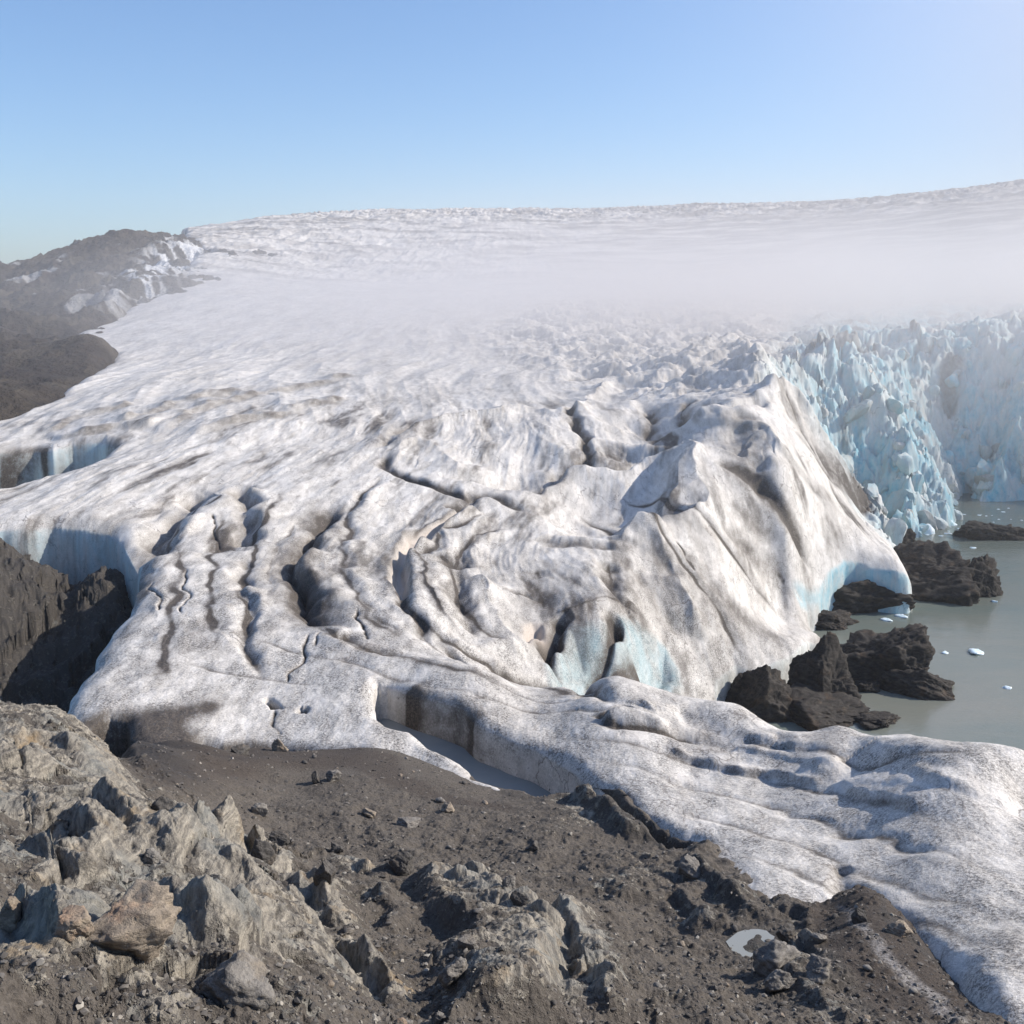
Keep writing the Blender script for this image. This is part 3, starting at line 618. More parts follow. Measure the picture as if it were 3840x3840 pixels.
edge3 = tp('3', [(180,1080),(260,1170),(330,1280),(400,1370),(480,1432),(560,1420),(650,1390),(740,1400),(830,1330),(900,1300),(980,1380),(1050,1360),(1000,1250),(965,1170),(1010,1180),(1060,1212),(1180,1332),(1290,1402),(1400,1540),(1470,1590),(1560,1622),(1600,1722),(1720,1872),(1765,1940),(1900,2120)])
fr_w = [np.array([-29., 58.])] + list(at_px(FRONT)) + list(at_px(bank)) + list(at_px(edge3)) + [np.array([13., 20.]), np.array([-5., 20.]), np.array([-34., 40.])]
hole(fr_w, wall=.4, round_=.9, rd=.5)
LAKE = tp('6', [(200,1680),(330,1610),(460,1610),(640,1530),(730,1430),(830,1400),(882,1372),(835,1310),(785,1235),(745,1160),(740,1120),(775,1105),(790,1060),(850,1010),(920,990),(1000,1000),(1120,1020),(1240,995),(1288,970),(1300,900),(1225,830),(1130,740),(1040,650),(1060,640),(1130,690),(1200,735),(1260,770),(1345,765),(1345,725),(1420,705),(1528,690),(1530,630),(1500,560),(1490,540),(1530,555),(1700,560),(1932,552),(2300,552)])
def on_plane(pts, z):
    out = []
    for u, v in pts:
        a, t_ = px(u, v); r = (H - z) / t_; out.append(np.array([r * math.sin(a), r * math.cos(a)]))
    return out
LW = [p for q, k in ((LAKE[:11], .8), (LAKE[11:13], 2.), (LAKE[13:20], 3.2), (LAKE[20:24], 1.8), (LAKE[24:], .3)) for p in on_plane(q, k)]
RO = {8: 127, 9: 130, 10: 133, 11: 135, 12: 138, 13: 142, 14: 144.5, 15: 145.5, 16: 145.5, 17: 145.5, 18: 146, 19: 148}
LW = [p * (RO[i] / np.hypot(*p) if i in RO else 1) for i, p in enumerate(LW)]
ca = np.array(on_plane(tp('6', [(1548,555),(1580,545),(1640,548),(1680,557)]), .3)); ca[1] *= 1.035; ca[2] *= 1.035
LW = LW[:35] + list(ca) + LW[35:]
lake_w = LW + [np.array([150., 150.]), np.array([70., 66.]), np.array([16., 80.])]
w, sd = poly_sd(g, np.array(lake_w), 40)
toe = .6 + np.maximum(sd, 0) * 1.5 + 3.2 * (ridged(X[w] / 7, Y[w] / 7, 4, .6, seed=49) - 1)
SD = np.full(Z.shape, 99, f4); SD[w] = sd
Z[w] = np.where((sd > -1) & (sd < 40), Z[w] * (1 - ser[w]) + np.minimum(Z[w], toe) * ser[w], Z[w])
arc = np.array(LW[12:18]); sl = g.window(arc, 6); D_, _, _ = pl_dist(g.vx[sl], g.vy[sl], arc); masks['blue'][sl] = np.maximum(masks['blue'][sl], (.9 * np.exp(-(D_ / 2.) ** 2)).clip(0, 1) * (1 - ss(-.15, .3, SD[sl]))); masks['dirt'][sl] *= 1 - np.exp(-(D_ / 1.6) ** 2)
hole(lake_w, wall=1.3, round_=2.5, rd=1.0, wblue=.2)
# melt-smoothed trench wall: silt streaks plus the wall's own shade, put into the colour
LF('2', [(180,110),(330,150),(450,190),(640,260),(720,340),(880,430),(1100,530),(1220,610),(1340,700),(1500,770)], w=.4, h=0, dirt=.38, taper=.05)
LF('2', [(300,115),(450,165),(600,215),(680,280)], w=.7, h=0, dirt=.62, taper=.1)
keep = Z > -1.2
ice_Z, ice_g = Z, g
M_ICE = mat_ice()
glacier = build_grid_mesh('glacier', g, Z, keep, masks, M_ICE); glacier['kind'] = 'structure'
def serac_blocks(n):
    reg = np.array([(2990,1290),(3010,1480),(3120,1600),(3190,1740),(3290,1830),(3310,1930),(3440,1990),(3580,1975),(3590,1900),(3860,1880),(3990,1870),(3990,1240),(3600,1230),(3250,1270)], float)
    shapes = []
    for k in range(14):
        for sub in (2, 3):
            me = rock_mesh('tmp', 900 + k, sub, .2, 8); V = np.array([v.co for v in me.vertices]); Fc = np.array([p.vertices[:] for p in me.polygons]); shapes.append((V, Fc)); bpy.data.meshes.remove(me)
    vs, fs, bl, dr = [], [], [], []; nv = 0
    while n > 0:
        u, v = rng.uniform(2990, 3980), rng.uniform(1240, 2000)
        if not inside(np.array([u]), np.array([v]), reg)[0]: continue
        n -= 1
        x, y = unproject(zG0, u, v, r0=150, r1=420, n=300); r = math.hypot(x, y); z = sample(ice_g, ice_Z, x, y)
        if z < .2 or (3525 < u < 3700 and 1770 < v < 1890): continue
        pxs = 14 + 46 * rng.uniform() ** 2.2; s_ = pxs * r / F * (.75 if v < 1350 else 1)
        V, Fc = shapes[2 * rng.integers(14) + (1 if pxs > 30 else 0)]
        W = V * np.array([s_ * rng.uniform(.5, 1.), s_ * rng.uniform(.6, 1.1), s_ * rng.uniform(.9, 1.6)])
        from mathutils import Euler
        M_ = np.array(Euler((rng.normal() * .3, rng.normal() * .35, rng.normal() * .7)).to_matrix())
        W = W @ M_.T + (x, y, z + s_ * rng.uniform(-1., -.1))
        vs.append(W); fs.append(Fc + nv); nv += len(V)
        q = float(np.clip(.6 + .3 * rng.normal() + .4 * gn(np.array([x / 18]), np.array([y / 18]), 46)[0], 0, 1)); bl += [q] * len(V); dr += [max(0., rng.normal() * .25 - .1 + (.25 if u < 3350 else 0))] * len(V)
    vs = np.concatenate(vs).astype(f4); fs = np.concatenate(fs).astype(np.int32); me = bpy.data.meshes.new('serac_blocks')
    me.vertices.add(len(vs)); me.vertices.foreach_set('co', vs.ravel()); me.loops.add(fs.size); me.loops.foreach_set('vertex_index', fs.ravel())
    me.polygons.add(len(fs)); me.polygons.foreach_set('loop_start', np.arange(0, fs.size, 3, dtype=np.int32)); me.update(calc_edges=True)
    for nm, dat in (('blue', bl), ('dirt', dr)):
        at_ = me.attributes.new(nm, 'FLOAT', 'POINT'); at_.data.foreach_set('value', np.array(dat, f4))
    me.shade_smooth(); me.set_sharp_from_angle(angle=.5); me.materials.append(M_ICE)
    o = bpy.data.objects.new('serac_blocks', me); C.objects.link(o); o.parent = glacier; o['kind'] = 'stuff'; o['label'] = 'broken blue white ice blocks of the calving front'

TR1 = tp('2', [(1020,715),(900,660),(800,625),(700,590),(650,530),(600,480),(480,412),(340,322),(200,292),(150,250),(140,190),(142,130),(180,82),(240,85),(330,120),(450,150),(560,180),(640,212),(720,292),(880,372),(1000,420),(1100,470),(1220,540),(1340,640),(1440,690),(1350,745),(1230,735),(1100,735)])
TR2 = tp('2', [(1340,640),(1440,690),(1530,760),(1600,820),(1700,900),(1780,935),(1850,933),(1905,945),(1915,975),(1890,1010),(1760,990),(1650,930),(1560,880),(1460,820),(1350,760)])
# ------------------------------------------------------------------ near ground: moraine and bedrock
g = Grid(AZ, rows((7.5, 70, .0021), (70, 140, .0032)))
X, Y, R_, A_ = g.x, g.y, g.r, g.a
Z = GROUND.z(A_, R_).astype(f4)
masks = {k: np.zeros(Z.shape, f4) for k in ('rock', 'wet_shade', 'mud', 'frost')}
zf = zR0
near = ss(60, 40, R_)
def GE(t, pts, h=.8, w=.16, wl=2.0, rock=1., dw=None, **k): line_feature(g, Z, masks, zf, t, pts, kind='e', w=w * 1.4, h=h * .8, wl=wl * 2.0, rock=rock, dw=dw or wl * .9, taper=.25, **k)
GE('1', [(-200,330),(0,332),(100,330),(200,327),(260,350),(320,412),(420,440)], h=1.2, w=.4, wl=3)
GE('1', [(-100,455),(150,455),(300,470),(450,492),(560,512),(620,524),(675,600),(700,700),(735,780),(805,875)], h=2.2, w=.45, wl=2.6)
GE('1', [(440,520),(540,530),(560,600),(580,680),(640,760),(690,860),(660,930)], h=.5, w=.2, wl=1.2)
GE('1', [(-50,520),(100,530),(250,560),(370,600),(380,660)], h=.5, w=.15, wl=1)
GE('1', [(0,600),(100,610),(160,680),(160,760),(300,790)], h=.5, w=.2, wl=1)
GE('1', [(820,930),(900,930),(1000,922),(1022,970),(1060,1000),(1200,1045),(1268,1012),(1310,1080),(1332,1160),(1320,1280)], h=1.1, w=.18, wl=1.4)
GE('1', [(1330,1110),(1395,1092),(1430,1140),(1445,1195)], h=.6, w=.15, wl=.8)
GE('1', [(1480,1200),(1570,1200),(1630,1250),(1660,1340),(1662,1430),(1690,1540)], h=1.0, w=.18, wl=1.1)
GE('1', [(1560,1600),(1660,1570),(1750,1560),(1850,1620),(1885,1680),(1890,1780)], h=.7, w=.15, wl=.9)
GE('1', [(250,900),(400,905),(480,932),(540,1010),(610,1070),(700,1150),(735,1230),(740,1310)], h=.9, w=.16, wl=1.2)
GE('1', [(0,885),(110,890),(180,920),(150,970),(60,1030)], h=.5, w=.15, wl=.9)
GE('1', [(280,1060),(380,1060),(450,1130),(500,1230),(470,1290)], h=.5, w=.14, wl=.8)
GE('1', [(200,1210),(330,1230),(420,1300),(470,1330)], h=.45, w=.13, wl=.7)
GE('1', [(560,1420),(700,1440),(760,1470),(860,1600),(920,1690),(1050,1770),(1080,1860)], h=.6, w=.13, wl=.8)
GE('1', [(-60,1480),(40,1530),(110,1570),(190,1670),(260,1750),(320,1830),(320,1900)], h=.6, w=.13, wl=1.)
GE('1', [(480,1520),(600,1560),(700,1680),(760,1790),(800,1870)], h=.5, w=.13, wl=.6)
GE('1', [(1000,1640),(1150,1640),(1240,1700),(1330,1690),(1400,1600),(1440,1620),(1500,1660)], h=.35, w=.12, wl=.6)
GE('1', [(1120,1190),(1140,1290),(1200,1370),(1300,1430),(1350,1500),(1480,1540)], h=.45, w=.15, wl=.7)
GE('1', [(880,1190),(960,1250),(880,1340)], h=.3, w=.12, wl=.5)
GE('2', [(420,1170),(500,1185),(565,1225),(612,1310)], h=.7, w=.15, wl=.8)
GE('2', [(600,1190),(720,1275),(770,1330),(805,1395)], h=.6, w=.15, wl=.8)
GE('2', [(840,1300),(960,1345),(1080,1380),(1150,1450),(1205,1535),(1225,1660),(1222,1800),(1215,1990)], h=1.1, w=.16, wl=1.3)
GE('2', [(870,1410),(980,1420),(1030,1480),(1030,1560)], h=.5, w=.13, wl=.5)
GE('2', [(930,1660),(1000,1620),(1060,1640),(1060,1740)], h=.4, w=.13, wl=.5)
GE('2', [(-40,1640),(50,1680),(95,1740),(180,1800),(240,1930)], h=.6, w=.13, wl=.8)
GE('2', [(1240,1770),(1310,1765),(1345,1830),(1355,1960)], h=.45, w=.12, wl=.5)
GE('2', [(1000,760),(1200,728),(1290,742),(1400,822),(1490,892),(1600,925),(1650,1000)], h=.9, w=.3, wl=2.2, rock=.55)
GE('2', [(0,1050),(60,1110),(95,1180)], h=.5, w=.2, wl=.8)
GE('2', [(50,1290),(140,1310),(200,1400),(220,1520)], h=.5, w=.15, wl=.7, rock=.5)
GE('2', [(1280,1180),(1450,1230),(1530,1290)], h=.4, w=.3, wl=1.6, rock=.4); GE('2', [(1500,1020),(1620,1060),(1700,1180)], h=.5, w=.3, wl=1.6, rock=.4)
GE('2', [(1620,1250),(1780,1300),(1860,1400),(1900,1500)], h=.5, w=.25, wl=1.4, rock=.45)
GE('3', [(0,1060),(110,1120),(250,1230),(330,1340),(405,1470),(420,1480)], h=.9, w=.25, wl=1.8, rock=.5)
GE('3', [(-100,1180),(60,1300),(200,1440),(340,1520)], h=.4, w=.2, wl=1., rock=.4)
GE('3', [(460,1580),(560,1535),(640,1560),(690,1640),(690,1740)], h=.55, w=.15, wl=.8, rock=.55)
GE('3', [(660,1530),(740,1510),(800,1590),(830,1680)], h=.4, w=.13, wl=.5, rock=.5)
GE('3', [(560,1660),(640,1740),(760,1800),(900,1920),(960,2000)], h=.5, w=.15, wl=.8, rock=.5)
GE('3', [(530,1430),(640,1410),(730,1420),(750,1470)], h=.35, w=.12, wl=.5, rock=.3)
def gmask(name, t, pts, val, soft):
    P = at(zR0, tp(t, pts)); w, sd = poly_sd(g, P, soft * 2.5); masks[name][w] = np.maximum(masks[name][w], val * (1 - ss(-soft, soft, sd)))
    if name == 'mud': masks['rock'][w] *= ss(-soft, soft, sd)
gmask('mud', '1', [(420,430),(600,440),(900,400),(1300,380),(1932,440),(1900,520),(1400,560),(1150,640),(900,700),(760,700),(700,600),(560,480)], 1., 1.)
gmask('wet_shade', '1', [(420,420),(640,400),(1000,560),(1060,660),(800,680),(700,560)], .7, 1.2)
gmask('mud', '2', [(0,460),(280,500),(330,600),(500,690),(900,750),(900,790),(500,740),(200,640),(0,560)], .8, .4)
gmask('mud', '3', [(740,1400),(1000,1200),(1300,1400),(1600,1700),(1800,1960),(1150,1960),(1000,1720),(820,1560)], 1., .35)
gmask('frost', '3', [(930,1330),(1040,1390),(1160,1520),(1280,1650),(1500,1800),(1620,1960),(1540,1960),(1400,1800),(1250,1720),(1130,1560),(1000,1430)], .85, .15)
gmask('wet_shade', '3', [(1060,1215),(1180,1335),(1290,1405),(1400,1545),(1560,1625),(1610,1725),(1760,1940),(1700,1940),(1560,1740),(1450,1640),(1280,1470),(1150,1370)], .7, .15)
gmask('wet_shade', '3', [(760,1440),(860,1560),(1000,1740),(1100,1932),(1040,1932),(900,1700),(760,1530)], .5, .3)
gmask('wet_shade', '3', [(120,1090),(230,1160),(330,1300),(400,1380),(420,1480),(330,1400),(240,1240)], .8, .3)
gmask('wet_shade', '2', [(1250,740),(1500,800),(1700,930),(1760,1010),(1620,960),(1480,870)], .6, .4)
PUDG = tp('3', [(320,1490),(400,1425),(530,1422),(570,1460),(650,1485),(760,1465),(760,1520),(640,1535),(560,1545),(490,1570),(470,1600),(520,1640),(460,1640),(370,1570)])
mud = 1 - .8 * masks['mud']
rk = masks['rock']
lump = fbm(X / 3.2, Y / 3.2, 4, .5, seed=61)
Z += mud * near * (.1 * fbm(X / .9, Y / .9, 4, .55, seed=64)) * (1 - .6 * np.clip(rk, 0, 1))
Z += mud * near * (.3 * lump + .05 * (ridged(X / 1.3, Y / 1.3, 4, .6, seed=63) - 1))
# foliated bedrock relief: ribs running down to the right
rx = X * .78 + Y * .62; ry = -X * .62 + Y * .78
Z += rk * near * (.12 * billow(rx / 2.2, ry / 5.5, 3, .4, seed=65) + .035 * ridged(rx / .3, ry / 1.8, 3, .6, seed=67))
def region(t, pts, soft):
    P = at(zR0, tp(t, pts), r0=8.5); w, sd = poly_sd(g, P, soft * 3); m = np.zeros(Z.shape, f4); m[w] = 1 - ss(-soft, soft * .25, sd); return m
leftrock = region('1', [(-500,330),(250,350),(420,440),(620,524),(700,700),(805,880),(900,930),(1010,925),(1270,1010),(1330,1120),(1340,1280),(1480,1230),(1640,1260),(1690,1540),(1850,1620),(1900,1800),(1930,2050),(-500,2050)], 1.2)
midrock = region('2', [(330,1230),(500,1185),(700,1260),(870,1310),(1080,1380),(1205,1535),(1225,1660),(1222,2000),(500,2000),(420,1700),(560,1500),(380,1400)], .9)
leftrock = np.maximum(leftrock, midrock)
Z += near * (.75 * leftrock)
Z += leftrock * .45 * (billow(rx / 4.5, ry / 9, 3, .38, seed=69) - .5)
jw = np.clip(np.maximum(rk, leftrock * .9), 0, 1) * near
jx = rx + .5 * gn(X / 2.5, Y / 2.5, 101); jy = ry + .5 * gn(X / 2.5, Y / 2.5, 103)
f1, e1, c1, ox1, oy1 = voro(jx / 2.5, jy / 4.6, 7); f2, e2, c2, ox2, oy2 = voro(jx / .7, jy / 1.5, 8)
Z += .42 * jw * (.55 * (c1 - .5) + .9 * ox1 * (c1 + .2) + .35 * oy1 * np.cos(c1 * 30) - .22 * (1 - ss(0, .1, e1)) + .10 * (c2 - .5) + .2 * ox2 * (c2 + .1) + .08 * oy2 * np.cos(c2 * 30) - .05 * (1 - ss(0, .1, e2)))
Z += jw * .03 * fbm(X / .2, Y / .2, 3, .6, seed=105)
masks['rock'] = np.clip(rk + .52 * leftrock + .25 * (lump), 0, 1.2).astype(f4)
f1, e1, c1, _, _ = voro(X / .33 + .5 * gn(X, Y, 71), Y / .33, 4)
Z += (near * (1 - ss(.3, .7, masks['rock'])) * (.075 * (c1 > .62) * ss(.45, .1, f1))).astype(f4)
f1, e1, c1, _, _ = voro(X / .13, Y / .13, 5)
Z += (ss(42, 20, R_) * (1 - ss(.3, .7, masks['rock'])) * .03 * (c1 > .4) * ss(.5, .1, f1)).astype(f4)
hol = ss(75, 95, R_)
fh, eh, ch, oxh, oyh = voro(X / 5 + .4 * gn(X / 4, Y / 4, 121), Y / 4, 9); fi, ei, ci, oxi, oyi = voro(X / 1.7, Y / 1.4, 10)
Z += hol * ss(124, 112, R_) * (.7 * (ch - .6) + 1.0 * oxh + .6 * oyh * np.cos(ch * 30) + .2 * (ci - .5) + .3 * oxi - .2)
Z += hol * (1.1 * (ridged(X / 7, Y / 9, 5, .58, seed=73) - 1.2) + .3 * fbm(X / 3, Y / 3, 4, seed=74))
masks['wet_shade'] = np.maximum(masks['wet_shade'], .8 * hol).astype(f4); masks['rock'] = np.maximum(masks['rock'], .3 * hol).astype(f4)  # shade of the left hollow darkened into the rock colour
P = at(zR0, tp('1', [(330,400),(470,262),(560,238),(640,250),(660,330),(680,390),(560,430),(420,430)])); w, sd = poly_sd(g, P, 4); kk = 1 - ss(-.8, .3, sd); Z[w] -= (2.2 * kk).astype(f4); masks['wet_shade'][w] = np.maximum(masks['wet_shade'][w], kk)  # cave floor sunk and darkened
P = at(zG0, TR1); w, sd = poly_sd(g, P, 3); kk = 1 - ss(-.25, .1, sd); Z[w] = Z[w] * (1 - kk) + np.minimum(Z[w], 11.6) * kk
P = at(zG0, TR2); w, sd = poly_sd(g, P, 3); kk = 1 - ss(-.5, .2, sd); Z[w] -= (1.1 * kk).astype(f4); masks['wet_shade'][w] = np.maximum(masks['wet_shade'][w], .7 * kk); masks['rock'][w] = np.maximum(masks['rock'][w], .5 * kk)
# gritty ice strip left inside the mud is ice of its own
PZ = float(np.median([zR0(np.array([math.atan2(x, y)]), np.array([math.hypot(x, y)]))[0] for x, y in at(zR0, PUDG)])) - .1
P = np.array(on_plane(PUDG, PZ)); w, sd = poly_sd(g, P, 2); kk = 1 - ss(-.1, .5, sd); Z[w] = Z[w] * (1 - .9 * kk) + PZ * .9 * kk + .06 * kk * gn(X[w] / .5, Y[w] / .5, 111); masks['wet_shade'][w] = np.maximum(masks['wet_shade'][w], .8 * kk)
M_GROUND = mat_ground()
ground_Z, ground_g = Z, g
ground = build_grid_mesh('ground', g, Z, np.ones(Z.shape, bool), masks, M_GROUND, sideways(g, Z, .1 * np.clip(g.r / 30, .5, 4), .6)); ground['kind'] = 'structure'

def sample(gg, ZZ, x, y):
    r = math.hypot(x, y); a = math.atan2(x, y)
    i = min(max(np.searchsorted(gg.r1, r) - 1, 0), len(gg.r1) - 2); j = min(max(np.searchsorted(gg.a1, a) - 1, 0), len(gg.a1) - 2)
    fr = (r - gg.r1[i]) / (gg.r1[i+1] - gg.r1[i]); fa = (a - gg.a1[j]) / (gg.a1[j+1] - gg.a1[j])
    return float((ZZ[i, j] * (1 - fa) + ZZ[i, j+1] * fa) * (1 - fr) + (ZZ[i+1, j] * (1 - fa) + ZZ[i+1, j+1] * fa) * fr)
def ztop(x, y):
    z = sample(ground_g, ground_Z, x, y)
    return max(z, sample(ice_g, ice_Z, x, y)) if math.hypot(x, y) > 23 else z

# ------------------------------------------------------------------ hillside on the left
edge_px = [(760,930),(652,1062),(594,1098),(464,1149),(377,1207),(290,1240),(145,1294),(72,1323),(-300,1400)]
knob_px = [(290,1301),(348,1316),(435,1316),(420,1352),(362,1381),(240,1454),(225,1479),(145,1512),(0,1562),(-400,1640)]
def hit(u, v):
    x, y = unproject(zG0, u, v); return math.hypot(x, y)
hp = [(u, v, hit(u, v)) for u, v in edge_px] 
hp += [(50,1004,900),(-300,1030,900),(145,982,880),(254,938,850),(326,928,830),(391,902,820),(449,884,800),(536,880,800),(601,890,850),(681,910,950)]
hp += [(50,1080,1300),(400,1000,1300),(-300,1080,1300),(700,1000,1400), (200,1100,640),(0,1150,560),(-300,1180,560),(400,1030,650),(550,980,720)]
hp += [('z', 760, 420, 22),('z', 600, 300, 15)]
HILL = Field(hp)
kn = [(u, v, hit(u, v) + .5) for u, v in knob_px] + [(150,1305,300),(60,1325,285),(-300,1370,290),(250,1360,262),(100,1400,248),(-300,1450,240)]
kn += [('z', 200, 330, 15), ('z', -300, 340, 16), ('z', 480, 270, 14), ('z', 300, 185, 8), ('z', -300, 165, 8),('z', 520, 320, 12)]
KNOB = Field(kn)
def hill_mesh(name, F_, grid, amp, cut, seed):
    g = grid; Z = F_.z(g.a, g.r).astype(f4)
    far_ = ss(200, 700, g.r)
    Z += amp * ((ridged(g.x / 55, g.y / 80, 5, .55, seed=seed) - 1.1) * 1.0 + .35 * fbm(g.x / 14, g.y / 20, 4, .6, seed=seed + 5))
    mk = {'snow': np.zeros(Z.shape, f4), 'lit': np.zeros(Z.shape, f4)}
    return g, Z, mk
M_HILL = None
def mat_hill():
    s = NT('hillside_rock')
    snow = s.attr('snow')
    a = s.noise(.035, 7, .66); b = s.noise(.16, 6, .7, s.scale(s.pos, (1, .5, 1.6)))
    c = s.mix(s.mr(b, .35, .68), (.020, .016, .014), (.068, .056, .045)); c = s.mix(s.mr(a, .45, .62, 0, .8), c, (.095, .08, .06))
    c = s.mix(s.mr(a, .5, .36, 0, .7), c, (.035, .028, .025))
    c = s.mix(snow, c, (.72, .72, .72))
    n = s.bump(s.math('ADD', b, a), 6., .9)
    return s.finish(c, .9, n, .2)
M_HILL = mat_hill()
gh = Grid(np.linspace(-.62, -.16, int(620 * Q)), rows((300, 1350, .0034)))
gh, Zh, mk = hill_mesh('hillside', HILL, gh, 6., None, 81)
def hill_ice(gx, Zx, mk, pts, val, soft):
    P = at(lambda a, r: HILL.z(a, r), pts, r0=300); w, sd = poly_sd(gx, P, soft * 2.5)
    m = val * (1 - ss(-soft, soft, sd)); mk['snow'][w] = np.maximum(mk['snow'][w], m)
st = ridged((gh.x + .75 * gh.y) / 16, (gh.y - .75 * gh.x) / 60, 3, .5, seed=84)
hill_ice(gh, Zh, mk, tp('7', [(640,470),(780,370),(860,330),(930,300),(1100,310),(1100,420),(960,470),(840,560),(640,620),(560,680),(620,560)]), 1., 12)
mk['snow'] *= ss(1.0, 1.25, st)
sn2 = np.zeros_like(mk['snow']); mk2 = {'snow': sn2}
hill_ice(gh, Zh, mk2, tp('7', [(540,270),(640,240),(830,250),(900,290),(820,380),(660,370),(560,330)]), 1., 10)
mk['snow'] = np.maximum(mk['snow'], mk2['snow'] * ss(.35, .6, fbm(gh.x / 14, gh.y / 30, 4, .6, seed=86)))
mk['snow'] = np.maximum(mk['snow'], .45 * ss(.62, .72, fbm(gh.x / 60, gh.y / 40, 4, .5, seed=88)) * ss(-.28, -.4, gh.a))
hill = build_grid_mesh('hillside', gh, Zh, np.ones(Zh.shape, bool), {'snow': mk['snow']}, M_HILL); hill['kind'] = 'structure'
gk = Grid(np.linspace(-.62, -.26, int(480 * Q)), rows((165, 345, .0026)))
gk, Zk, mk = hill_mesh('rocky_knoll', KNOB, gk, 2.4, None, 91)
knoll = build_grid_mesh('rocky_knoll', gk, Zk, np.ones(Zk.shape, bool), {'snow': mk['snow']}, M_HILL); knoll['kind'] = 'structure'

# ------------------------------------------------------------------ water
def mat_water():
    s = NT('silty_lake_water')
    c = s.mix(s.mr(s.noise(.035, 5, .6, s.scale(s.pos, (.5, 1.6, 1)), .8), .36, .64), (.135, .168, .152), (.185, .19, .16))
    n = s.bump(s.math('ADD', s.noise(1.5, 3, .5, s.scale(s.pos, (1, 2.5, 1))), s.math('MULTIPLY', s.noise(.25, 3, .6, s.scale(s.pos, (1, 2., 1))), 1.5)), .05, .5)
    return s.finish(c, .06, n, .5, **{'IOR': 1.33})
def sheet(name, pts, z, mat, thick=.0):
    me = bpy.data.meshes.new(name); me.from_pydata([(x, y, z) for x, y in pts], [], [list(range(len(pts)))]); me.materials.append(mat)
    o = bpy.data.objects.new(name, me); C.objects.link(o); o['kind'] = 'structure'; return o
M_WATER = mat_water()
sheet('lake', [(-30, 60), (400, 20), (600, 300), (300, 420), (-30, 260)], 0, M_WATER)
def mat_pool():
    s = NT('milky_meltwater')
    n = s.bump(s.noise(4., 3, .5), .01, .4)
    return s.finish(s.mix(s.noise(.6, 2), (.23, .245, .235), (.30, .305, .29)), .08, n, .5, **{'IOR': 1.33})
M_POOL = mat_pool()
def pool(name, tile, pts, dz=0.):
    P = at(zR0 if tile == '3' else zG0, tp(tile, pts))
    zs = [sample(ground_g, ground_Z, *p) for p in P]
    return P, float(np.median(zs)) + dz

# ------------------------------------------------------------------ rocks as things
def rock_mesh(name, seed, sub=4, rough=.28, facets=9, flat=1.0, strata=0.):
    """an angular weathered block: sphere clipped by random planes, then roughened"""
    r = np.random.default_rng(seed)
    bm = bmesh.new(); bmesh.ops.create_icosphere(bm, subdivisions=sub, radius=1)
    V = np.array([v.co for v in bm.verts])
    N = r.normal(size=(facets, 3)); N /= np.linalg.norm(N, axis=1)[:, None]; D = r.uniform(.45, .85, facets)
    s = np.ones(len(V))
    for n_, d in zip(N, D):
        k = V @ n_; s = np.minimum(s, np.where(k > 1e-3, d / np.maximum(k, 1e-3), 9))
    s = np.minimum(s, 1.0)
    q = r.uniform(0, 50)
    def n3(P, f): return (gn(P[:, 0] * f + q, P[:, 1] * f + P[:, 2] * f * .71) + gn(P[:, 1] * f - q, P[:, 2] * f + P[:, 0] * f * .37)) * .5
    V2 = V * s[:, None]
    V2 = V2 * (1 + rough * (n3(V2, 1.7) + .5 * n3(V2, 4.1) + .3 * n3(V2, 9.) + .15 * n3(V2, 19.)))[:, None]
    if strata:
        tl = r.normal(size=3) * .5 + (0, 0, 1); tl /= np.linalg.norm(tl)
        lay = V2 @ tl
        V2 = V2 * (1 + strata * (ridged(lay * 3.1 + q + .5 * n3(V2, 1.3), V2[:, 0] * .8 + q, 4, .6) - 1.2) + .05 * n3(V2, 13.) + .035 * n3(V2, 27.) + .02 * n3(V2, 55.))[:, None]
    V2[:, 2] *= flat
    for v, c_ in zip(bm.verts, V2): v.co = c_
    me = bpy.data.meshes.new(name); bm.to_mesh(me); bm.free(); me.shade_smooth(); return me
M_SHORE = mat_rock('wet_dark_shore_rock', (.017, .015, .014), (.068, .058, .048), (.12, .075, .042), 1.6)
M_BOULD = mat_rock('grey_boulder', (.12, .11, .10), (.30, .275, .24), (.26, .21, .15), 4.)
M_BOULDD = mat_rock('dark_boulder', (.05, .046, .043), (.13, .118, .105), (.15, .11, .075), 4.)
M_BOULDO = mat_rock('ochre_boulder', (.17, .14, .11), (.40, .33, .25), (.42, .25, .15), 3.)
def add_rock(name, me, mat, loc, dims, rot, label, cat='boulder', group=None):
    o = bpy.data.objects.new(name, me); C.objects.link(o)
    if not me.materials: me.materials.append(mat)
    o.location = loc; o.scale = dims; o.rotation_euler = rot
    o['label'] = label; o['category'] = cat
    if group: o['group'] = group
    return o
def lake_pt(u, v):
    a, t = px(u, v); r = H / t; return r * math.sin(a), r * math.cos(a), r
